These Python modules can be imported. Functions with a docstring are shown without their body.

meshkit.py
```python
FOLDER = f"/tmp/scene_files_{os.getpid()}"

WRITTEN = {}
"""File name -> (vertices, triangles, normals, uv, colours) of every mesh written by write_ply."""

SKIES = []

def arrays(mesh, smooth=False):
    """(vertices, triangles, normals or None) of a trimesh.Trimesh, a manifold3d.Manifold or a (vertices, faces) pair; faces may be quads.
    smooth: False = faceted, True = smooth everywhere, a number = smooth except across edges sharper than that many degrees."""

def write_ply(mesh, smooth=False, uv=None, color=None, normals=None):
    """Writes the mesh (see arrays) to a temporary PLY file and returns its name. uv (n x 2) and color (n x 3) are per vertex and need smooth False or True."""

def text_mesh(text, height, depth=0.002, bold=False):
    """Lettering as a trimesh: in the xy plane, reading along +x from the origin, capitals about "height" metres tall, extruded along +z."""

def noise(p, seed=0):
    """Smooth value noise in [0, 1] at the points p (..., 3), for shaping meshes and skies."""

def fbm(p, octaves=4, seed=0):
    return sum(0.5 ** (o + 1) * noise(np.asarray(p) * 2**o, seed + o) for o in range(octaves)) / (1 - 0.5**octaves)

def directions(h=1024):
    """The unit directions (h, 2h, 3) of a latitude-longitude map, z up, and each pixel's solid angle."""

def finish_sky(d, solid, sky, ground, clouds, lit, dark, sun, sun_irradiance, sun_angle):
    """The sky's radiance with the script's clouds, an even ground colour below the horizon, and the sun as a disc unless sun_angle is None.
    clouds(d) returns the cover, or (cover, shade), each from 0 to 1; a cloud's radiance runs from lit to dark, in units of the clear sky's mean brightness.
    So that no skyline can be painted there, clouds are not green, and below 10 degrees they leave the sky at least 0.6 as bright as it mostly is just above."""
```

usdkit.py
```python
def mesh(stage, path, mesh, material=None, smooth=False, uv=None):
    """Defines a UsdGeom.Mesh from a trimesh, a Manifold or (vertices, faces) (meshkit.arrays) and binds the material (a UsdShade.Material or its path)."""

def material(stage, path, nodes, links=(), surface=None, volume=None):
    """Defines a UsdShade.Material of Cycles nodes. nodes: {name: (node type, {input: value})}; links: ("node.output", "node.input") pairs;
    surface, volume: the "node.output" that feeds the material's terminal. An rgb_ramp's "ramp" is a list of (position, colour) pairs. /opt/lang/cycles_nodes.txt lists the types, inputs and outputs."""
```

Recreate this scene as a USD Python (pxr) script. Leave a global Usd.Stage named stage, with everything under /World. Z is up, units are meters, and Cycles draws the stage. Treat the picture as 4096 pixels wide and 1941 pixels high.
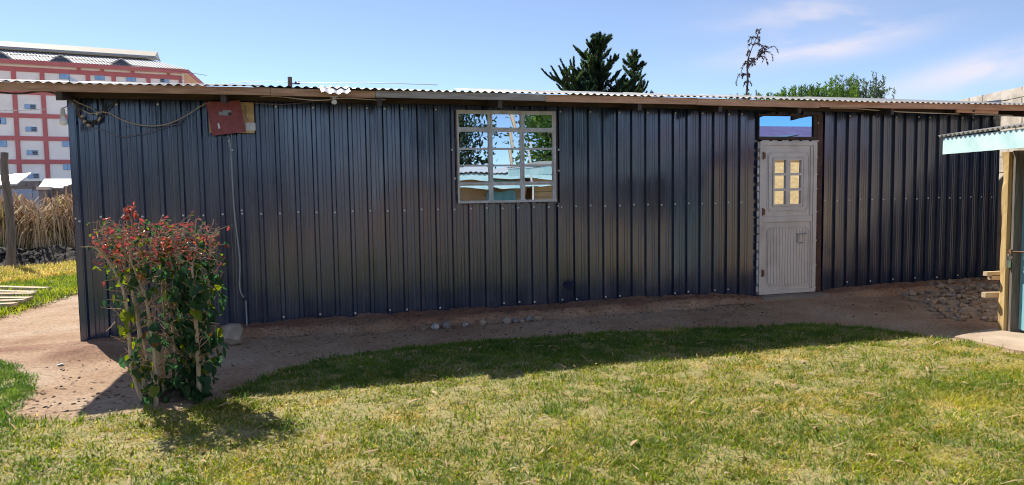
import math
import numpy as np
import trimesh
import usdkit
import meshkit
from pxr import Usd, UsdGeom, UsdLux, UsdShade, Gf, Sdf, Vt
from shapely.geometry import Polygon, Point, box as sbox
from shapely import contains_xy

stage = Usd.Stage.CreateInMemory()
UsdGeom.SetStageUpAxis(stage, "Z")
UsdGeom.SetStageMetersPerUnit(stage, 1.0)
UsdGeom.Xform.Define(stage, "/World")
LOOKS = "/World/Looks"

# ------------------------------------------------------------------ camera, sky, sun, exposure
FPX, YAW, PITCH, ROLL = 3000.0, 0.2937, -0.0732, -0.0148
CAM = np.array([0.0, 0.0, 1.5])
_f = np.array([math.sin(YAW) * math.cos(PITCH), math.cos(YAW) * math.cos(PITCH), math.sin(PITCH)])
_r0 = np.array([math.cos(YAW), -math.sin(YAW), 0.0])
_u0 = np.cross(_r0, _f)
_r = _r0 * math.cos(ROLL) + _u0 * math.sin(ROLL)
_u = -_r0 * math.sin(ROLL) + _u0 * math.cos(ROLL)
cam = UsdGeom.Camera.Define(stage, "/World/camera")
cam.CreateHorizontalApertureAttr(36.0)
cam.CreateFocalLengthAttr(36.0 * FPX / 4096.0)
cam.CreateClippingRangeAttr((0.05, 5000.0))
EXPOSURE = 0.85
cam.CreateExposureAttr(EXPOSURE)
cam.AddTransformOp().Set(Gf.Matrix4d(*_r, 0, *_u, 0, *(-_f), 0, *CAM, 1))

SUN_EL = math.radians(45.5)
SUN_DIR = np.array([-0.453 * math.cos(SUN_EL), 0.891 * math.cos(SUN_EL), math.sin(SUN_EL)])
SUN_ROT = math.atan2(SUN_DIR[0], SUN_DIR[1])
SKY_STRENGTH, SUN_INTENSITY = 0.105, 1.08


def px(x, y):
    """A ray through a point of the photograph (2576 points wide), used to find real positions on real planes."""
    x, y = x * 4096 / 2576, y * 4096 / 2576
    return _f + (x - 2048) / FPX * _r - (y - 970.5) / FPX * _u


def on_plane(x, y, Y):
    d = px(x, y)
    return CAM + d * (Y / d[1])


def on_level(x, y, z):
    d = px(x, y)
    return CAM + d * ((z - CAM[2]) / d[2])


def dirn(x, y):
    d = px(x, y)
    return d / np.linalg.norm(d)


def sky_material():
    n = {
        "tc": ("texture_coordinate", {}),
        "sky": ("sky_texture", {"sky_type": "single_scattering", "sun_disc": False, "sun_elevation": SUN_EL, "sun_rotation": SUN_ROT,
                                "altitude": 1900.0, "air_density": 0.7, "aerosol_density": 0.15, "ozone_density": 1.6}),
        "map": ("mapping", {"scale": (3.0, 3.0, 9.0)}),
        "noise": ("noise_texture", {"scale": 1.6, "detail": 6.0, "roughness": 0.55, "distortion": 0.4}),
        "bg": ("background_shader", {"strength": SKY_STRENGTH}),
        "mix": ("mix_color", {"b": (5.2, 4.75, 4.95), "blend_type": "mix", "use_clamp": False}),
    }
    L = [("tc.generated", "map.vector"), ("map.vector", "noise.vector"), ("sky.color", "mix.a")]
    prev = None
    # thin streaks of cloud: (centre, half length, half width)
    spots = [((2050, 118), (2190, 96), 0.090, 0.016, 1.0), ((2060, 30), (2200, 18), 0.10, 0.020, 0.75), ((2500, 165), (2640, 130), 0.11, 0.017, 0.7)]
    extra = [((-0.5, -0.7, 0.45), 0.3, 0.06, 0.6), ((0.9, -0.25, 0.3), 0.25, 0.05, 0.7), ((0.3, -0.9, 0.55), 0.35, 0.07, 0.5), ((-0.93, 0.2, 0.28), 0.3, 0.05, 0.6)]
    items = []
    for c, a, su, sv, k in spots:
        c, a = dirn(*c), dirn(*a)
        ax = a - c
        ax -= c * (ax @ c)
        items.append((c, ax / np.linalg.norm(ax), su, sv, k))
    for c, su, sv, k in extra:
        c = np.array(c) / np.linalg.norm(c)
        ax = np.cross([0, 0, 1.0], c)
        items.append((c, ax / np.linalg.norm(ax), su, sv, k))
    for i, (c, ax, su, sv, k) in enumerate(items):
        b = np.cross(c, ax)
        n[f"c{i}"] = ("vector_math", {"math_type": "dot_product", "vector2": c})
        n[f"u{i}"] = ("vector_math", {"math_type": "dot_product", "vector2": ax / su})
        n[f"v{i}"] = ("vector_math", {"math_type": "dot_product", "vector2": b / sv})
        n[f"uu{i}"] = ("math", {"math_type": "multiply"})
        n[f"vv{i}"] = ("math", {"math_type": "multiply_add"})
        n[f"neg{i}"] = ("math", {"math_type": "multiply", "value2": -1.0})
        n[f"e{i}"] = ("math", {"math_type": "power", "value1": 2.718})
        n[f"front{i}"] = ("math", {"math_type": "greater_than", "value2": 0.0})
        n[f"k{i}"] = ("math", {"math_type": "multiply", "value2": k})
        n[f"m{i}"] = ("math", {"math_type": "multiply_add", "value3": 0.0})
        L += [("tc.generated", f"c{i}.vector1"), ("tc.generated", f"u{i}.vector1"), ("tc.generated", f"v{i}.vector1"),
              (f"u{i}.value", f"uu{i}.value1"), (f"u{i}.value", f"uu{i}.value2"),
              (f"v{i}.value", f"vv{i}.value1"), (f"v{i}.value", f"vv{i}.value2"), (f"uu{i}.value", f"vv{i}.value3"),
              (f"vv{i}.value", f"neg{i}.value1"), (f"neg{i}.value", f"e{i}.value2"), (f"c{i}.value", f"front{i}.value1"),
              (f"e{i}.value", f"k{i}.value1"), (f"k{i}.value", f"m{i}.value1"), (f"front{i}.value", f"m{i}.value2")]
        if prev:
            L.append((f"{prev}.value", f"m{i}.value3"))
        prev = f"m{i}"
    n["nr"] = ("map_range", {"from_min": 0.40, "from_max": 0.58, "to_min": 0.15, "to_max": 1.0, "clamp": True})
    n["fac"] = ("math", {"math_type": "multiply_add", "value3": 0.08, "use_clamp": True})
    L += [("noise.fac", "nr.value"), ("nr.result", "fac.value1"), (f"{prev}.value", "fac.value2"), ("fac.value", "mix.fac"), ("mix.result", "bg.color")]
    return usdkit.material(stage, f"{LOOKS}/sky_look", n, L, surface="bg.background")


sky = UsdLux.DomeLight.Define(stage, "/World/sky")
UsdShade.MaterialBindingAPI.Apply(sky.GetPrim()).Bind(sky_material())
for k, v in (("label", "clear blue sky with a few thin pale cloud streaks"), ("category", "sky"), ("kind", "structure")):
    sky.GetPrim().SetCustomDataByKey(k, v)
sun = UsdLux.DistantLight.Define(stage, "/World/sun")
sun.CreateNormalizeAttr(True)
sun.CreateIntensityAttr(SUN_INTENSITY)
sun.CreateAngleAttr(0.5)
sun.CreateColorAttr((1.0, 0.94, 0.85))
_z = SUN_DIR / np.linalg.norm(SUN_DIR)
_x = np.cross([0, 0, 1.0], _z)
_x /= np.linalg.norm(_x)
_y = np.cross(_z, _x)
sun.AddTransformOp().Set(Gf.Matrix4d(*_x, 0, *_y, 0, *_z, 0, 0, 0, 50, 1))

# ------------------------------------------------------------------ helpers
_names, _origin = {}, {}


def numbered(parent, name):
    k = _names.get((parent, name), 0)
    _names[(parent, name)] = k + 1
    return f"{parent}/{name}" + (f"_{k:03d}" if k else "")


def props(prim, label=None, cat=None, group=None, kind=None):
    for k, v in (("label", label), ("category", cat), ("group", group), ("kind", kind)):
        if v:
            prim.SetCustomDataByKey(k, v)
    return prim


def thing(name, label, cat, loc=(0, 0, 0), group=None, kind=None):
    path = numbered("/World", name)
    x = UsdGeom.Xform.Define(stage, path)
    x.AddTranslateOp().Set(Gf.Vec3d(*map(float, loc)))
    _origin[path] = np.asarray(loc, float)
    return props(x.GetPrim(), label, cat, group, kind)


def join(*ms):
    out = []
    for m in ms:
        out += list(m) if isinstance(m, (list, tuple)) and not (len(m) == 2 and isinstance(m[0], np.ndarray)) else [m]
    V, F, n = [], [], 0
    for m in out:
        v, f = (m.vertices, m.faces) if hasattr(m, "vertices") else m
        v, f = np.asarray(v, float), np.asarray(f, int)
        if f.shape[1] == 4:
            f = np.vstack([f[:, [0, 1, 2]], f[:, [0, 2, 3]]])
        V.append(v)
        F.append(f + n)
        n += len(v)
    return np.vstack(V), np.vstack(F)


def obj(name, mesh, mat, parent=None, smooth=False, label=None, cat=None, group=None, kind=None):
    """One mesh prim; vertices are given in world coordinates."""
    ppath = str(parent.GetPath()) if parent is not None else "/World"
    v, f = join(mesh)
    o = _origin.get(ppath)
    if parent is None:
        c = np.array([(v[:, 0].min() + v[:, 0].max()) / 2, (v[:, 1].min() + v[:, 1].max()) / 2, v[:, 2].min()])
        o = c if kind != "structure" else np.zeros(3)
    path = numbered(ppath, name)
    m = usdkit.mesh(stage, path, (v - o, f), mat, smooth=smooth)
    if parent is None:
        m.AddTranslateOp().Set(Gf.Vec3d(*map(float, o)))
    _origin[path] = o
    return props(m.GetPrim(), label, cat, group, kind)


def box(x0, x1, y0, y1, z0, z1, bev=0.0):
    m = trimesh.creation.box(bounds=[[x0, y0, z0], [x1, y1, z1]])
    if not bev:
        return m
    c = np.array([(x0 + x1) / 2, (y0 + y1) / 2, (z0 + z1) / 2])
    h = np.array([x1 - x0, y1 - y0, z1 - z0]) / 2
    pts = []
    for s in np.ndindex(2, 2, 2):
        s = np.array(s) * 2 - 1
        for k in range(3):
            hh = h - bev
            hh[k] = h[k]
            pts.append(c + s * hh)
    return trimesh.convex.convex_hull(np.array(pts))


def frame3(d):
    d = np.asarray(d, float)
    d = d / np.linalg.norm(d)
    a = np.cross(d, [0, 0, 1.0] if abs(d[2]) < 0.9 else [1.0, 0, 0])
    a /= np.linalg.norm(a)
    return a, np.cross(a, d), d


def beam(p0, p1, w, h, up=(0, 0, 1)):
    p0, p1 = np.asarray(p0, float), np.asarray(p1, float)
    d = (p1 - p0) / np.linalg.norm(p1 - p0)
    s = np.cross(d, up)
    s /= np.linalg.norm(s)
    u = np.cross(s, d)
    v = np.array([p + a * s * w / 2 + b * u * h / 2 for p in (p0, p1) for a, b in ((-1, -1), (1, -1), (1, 1), (-1, 1))])
    f = np.array([[0, 1, 2, 3], [7, 6, 5, 4], [0, 4, 5, 1], [1, 5, 6, 2], [2, 6, 7, 3], [3, 7, 4, 0]])[:, ::-1]
    return join((v, f))


def tube(points, radii, sides=6):
    p = np.asarray(points, float)
    radii = np.broadcast_to(radii, (len(p),))
    t = np.gradient(p, axis=0)
    t /= np.linalg.norm(t, axis=1, keepdims=True) + 1e-12
    a = np.cross(t, np.where(np.abs(t[:, 2:]) < 0.9, [0, 0, 1.0], [1.0, 0, 0]))
    a /= np.linalg.norm(a, axis=1, keepdims=True) + 1e-12
    b = np.cross(t, a)
    ang = np.arange(sides) * 2 * np.pi / sides
    v = p[:, None] + radii[:, None, None] * (np.cos(ang)[None, :, None] * a[:, None] + np.sin(ang)[None, :, None] * b[:, None])
    i, j = np.meshgrid(np.arange(len(p) - 1), np.arange(sides), indexing="ij")
    q = np.stack([i * sides + j, i * sides + (j + 1) % sides, (i + 1) * sides + (j + 1) % sides, (i + 1) * sides + j], -1).reshape(-1, 4)[:, ::-1]
    n = len(p)
    vv = np.vstack([v.reshape(-1, 3), p[:1], p[-1:]])
    k = np.arange(sides)
    caps = np.vstack([np.stack([np.full(sides, n * sides), k, (k + 1) % sides], 1)[:, ::-1][:, ::-1], np.stack([np.full(sides, n * sides + 1), (n - 1) * sides + (k + 1) % sides, (n - 1) * sides + k], 1)])
    f = np.vstack([q[:, [0, 1, 2]], q[:, [0, 2, 3]], caps])
    return vv, f


def spline(pts, n=24):
    from scipy.interpolate import CubicSpline
    p = np.asarray(pts, float)
    d = np.r_[0, np.cumsum(np.linalg.norm(np.diff(p, axis=0), axis=1))]
    return CubicSpline(d, p)(np.linspace(0, d[-1], n))


def lathe(profile, centre, sides=16):
    """profile: (radius, z) pairs from bottom to top."""
    m = trimesh.creation.revolve(np.asarray(profile, float), sections=sides)
    m.apply_translation(centre)
    return m


def plate_xz(poly, y0, y1):
    """A polygon in the x-z plane with thickness from y0 (front, towards the camera) to y1."""
    m = trimesh.creation.extrude_polygon(poly, y1 - y0, engine="earcut")
    v = np.asarray(m.vertices)
    return np.stack([v[:, 0], y1 - v[:, 2], v[:, 1]], 1), np.asarray(m.faces)


def rrect(x0, z0, x1, z1, r):
    return sbox(x0 + r, z0 + r, x1 - r, z1 - r).buffer(r, quad_segs=4)


def octagon(x0, z0, x1, z1, c):
    return Polygon([(x0 + c, z0), (x1 - c, z0), (x1, z0 + c), (x1, z1 - c), (x1 - c, z1), (x0 + c, z1), (x0, z1 - c), (x0, z0 + c)])


# ------------------------------------------------------------------ materials
def mat(name, c1, c2=None, scale=6.0, rough=0.6, bump=0.0, bscale=None, metallic=0.0, stretch=(1, 1, 1), spec=0.5, c3=None, lo=0.35, hi=0.65, rough2=None, island=0.0, detail=5.0, ior=1.5):
    c2 = c2 or c1
    n = {"g": ("geometry", {}), "map": ("mapping", {"scale": stretch}), "n": ("noise_texture", {"scale": scale, "detail": detail, "roughness": 0.6}),
         "r": ("rgb_ramp", {"ramp": [(lo, c1), (hi, c2)] if c3 is None else [(lo, c1), ((lo + hi) / 2, c2), (hi, c3)]}),
         "p": ("principled_bsdf", {"roughness": rough, "metallic": metallic, "specular_ior_level": spec, "ior": ior})}
    L = [("g.position", "map.vector"), ("map.vector", "n.vector")]
    if island:
        n["isl"] = ("math", {"math_type": "multiply_add", "value2": island, "value3": -island / 2})
        n["add"] = ("math", {"math_type": "add"})
        L += [("g.random_per_island", "isl.value1"), ("isl.value", "add.value1"), ("n.fac", "add.value2"), ("add.value", "r.fac")]
    else:
        L.append(("n.fac", "r.fac"))
    L.append(("r.color", "p.base_color"))
    if bump:
        n["bn"] = ("noise_texture", {"scale": bscale or scale * 6, "detail": 4.0, "roughness": 0.6})
        n["b"] = ("bump", {"strength": bump, "distance": 0.01})
        L += [("map.vector", "bn.vector"), ("bn.fac", "b.height"), ("b.normal", "p.normal")]
    if rough2 is not None:
        n["rr"] = ("map_range", {"from_min": 0.3, "from_max": 0.7, "to_min": rough, "to_max": rough2, "clamp": True})
        L += [("n.fac", "rr.value"), ("rr.result", "p.roughness")]
    return usdkit.material(stage, f"{LOOKS}/{name}", n, L, surface="p.BSDF")


def leafmat(name, ramp, translucent=0.35, scale=2.0, island=0.7, rough=0.5, noise_w=0.6, tint=(1, 1, 1), pos=True):
    n = {"g": ("geometry", {}), "n": ("noise_texture", {"scale": scale, "detail": 3.0}),
         "a": ("math", {"math_type": "multiply_add", "value2": island, "value3": -island / 2}),
         "m": ("math", {"math_type": "multiply_add", "value2": noise_w * 2.2, "value3": 0.5 - noise_w * 1.1}),
         "s": ("math", {"math_type": "add"}), "r": ("rgb_ramp", {"ramp": ramp}),
         "p": ("principled_bsdf", {"roughness": rough, "specular_ior_level": 0.35}),
         "hs": ("hsv", {"saturation": 1.1, "value": 1.5}),
         "t": ("translucent_bsdf", {}), "x": ("mix_closure", {"fac": translucent})}
    L = [("g.position", "n.vector"), ("g.random_per_island", "a.value1"), ("n.fac", "m.value1"), ("a.value", "s.value1"), ("m.value", "s.value2"), ("s.value", "r.fac"),
         ("r.color", "p.base_color"), ("r.color", "hs.color"), ("hs.color", "t.color"), ("p.BSDF", "x.closure1"), ("t.BSDF", "x.closure2")]
    return usdkit.material(stage, f"{LOOKS}/{name}", n, L, surface="x.closure")


def panemat(name, tint, fac, rough=0.0):
    n = {"gl": ("glossy_bsdf", {"color": tint, "roughness": rough}), "tr": ("transparent_bsdf", {"color": (0.35, 0.4, 0.45)}), "x": ("mix_closure", {"fac": fac})}
    return usdkit.material(stage, f"{LOOKS}/{name}", n, [("tr.BSDF", "x.closure1"), ("gl.BSDF", "x.closure2")], surface="x.closure")


def cladding_material():
    """Dark blue-charcoal prepainted steel: glossy, with dust, faint vertical rolling marks and dents."""
    n = {"g": ("geometry", {}), "map": ("mapping", {"scale": (26.0, 26.0, 0.35)}), "n": ("noise_texture", {"scale": 1.0, "detail": 4.0, "roughness": 0.6}),
         "map2": ("mapping", {"scale": (3.0, 3.0, 1.3)}), "n2": ("noise_texture", {"scale": 1.0, "detail": 5.0, "roughness": 0.55}),
         "r": ("rgb_ramp", {"ramp": [(0.3, (0.005, 0.011, 0.027)), (0.7, (0.010, 0.019, 0.042))]}),
         "rr": ("map_range", {"from_min": 0.3, "from_max": 0.7, "to_min": 0.12, "to_max": 0.26, "clamp": True}),
         "b": ("bump", {"strength": 0.22, "distance": 0.006}),
         "n3": ("noise_texture", {"scale": 2.4, "detail": 7.0, "roughness": 0.7}), "sz": ("separate_xyz", {}), "hz": ("map_range", {"from_min": 0.75, "from_max": 0.0, "to_min": 0.01, "to_max": 0.16, "clamp": True}), "n3r": ("map_range", {"from_min": 0.42, "from_max": 0.68, "to_min": 0.0, "to_max": 1.0, "clamp": True}),
         "dm": ("math", {"math_type": "multiply"}), "dust": ("mix_color", {"b": (0.115, 0.088, 0.066)}),
         "p": ("principled_bsdf", {"specular_ior_level": 0.5, "ior": 1.95, "specular_tint": (0.87, 0.90, 1.0)}),
         "mp4": ("mapping", {"scale": (34.0, 34.0, 0.55)}), "n4": ("noise_texture", {"scale": 1.0, "detail": 3.0, "roughness": 0.6}), "n4r": ("map_range", {"from_min": 0.50, "from_max": 0.72, "to_min": 0.0, "to_max": 0.5, "clamp": True}), "fade": ("mix_color", {"b": (0.040, 0.056, 0.088)})}
    L = [("g.position", "map.vector"), ("map.vector", "n.vector"), ("g.position", "map2.vector"), ("map2.vector", "n2.vector"), ("n2.fac", "r.fac"), ("g.position", "mp4.vector"), ("mp4.vector", "n4.vector"), ("n4.fac", "n4r.value"), ("n4r.result", "fade.fac"), ("r.color", "fade.a"), ("fade.result", "dust.a"), ("g.position", "n3.vector"), ("g.position", "sz.vector"), ("sz.z", "hz.value"), ("n3.fac", "n3r.value"), ("hz.result", "dm.value1"), ("n3r.result", "dm.value2"), ("dm.value", "dust.fac"), ("dust.result", "p.base_color"),
         ("n2.fac", "rr.value"), ("rr.result", "p.roughness"), ("n.fac", "b.height"), ("b.normal", "p.normal")]
    return usdkit.material(stage, f"{LOOKS}/cladding_look", n, L, surface="p.BSDF")


def ground_material():
    n = {"g": ("geometry", {}), "n": ("noise_texture", {"scale": 0.9, "detail": 8.0, "roughness": 0.65}), "n2": ("noise_texture", {"scale": 34.0, "detail": 6.0, "roughness": 0.7}),
         "r": ("rgb_ramp", {"ramp": [(0.32, (0.34, 0.205, 0.125)), (0.5, (0.47, 0.325, 0.215)), (0.68, (0.54, 0.415, 0.305))]}),
         "r2": ("rgb_ramp", {"ramp": [(0.30, (0.32, 0.30, 0.29)), (0.5, (0.95, 0.95, 0.95)), (0.70, (1.35, 1.30, 1.25))]}),
         "att": ("attribute", {"attribute": "reddish"}), "red": ("mix_color", {"b": (0.29, 0.155, 0.105)}),
         "mx": ("mix_color", {"blend_type": "multiply", "fac": 0.75, "use_clamp": False}),
         "bn": ("noise_texture", {"scale": 70.0, "detail": 6.0, "roughness": 0.7}), "b": ("bump", {"strength": 0.9, "distance": 0.016}),
         "p": ("principled_bsdf", {"roughness": 0.95, "specular_ior_level": 0.15})}
    L = [("g.position", "n.vector"), ("g.position", "n2.vector"), ("g.position", "bn.vector"), ("n.fac", "r.fac"), ("n2.fac", "r2.fac"), ("r.color", "red.a"), ("att.fac", "red.fac"),
         ("red.result", "mx.a"), ("r2.color", "mx.b"), ("mx.result", "p.base_color"), ("bn.fac", "b.height"), ("b.normal", "p.normal")]
    return usdkit.material(stage, f"{LOOKS}/earth_look", n, L, surface="p.BSDF")


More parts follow.
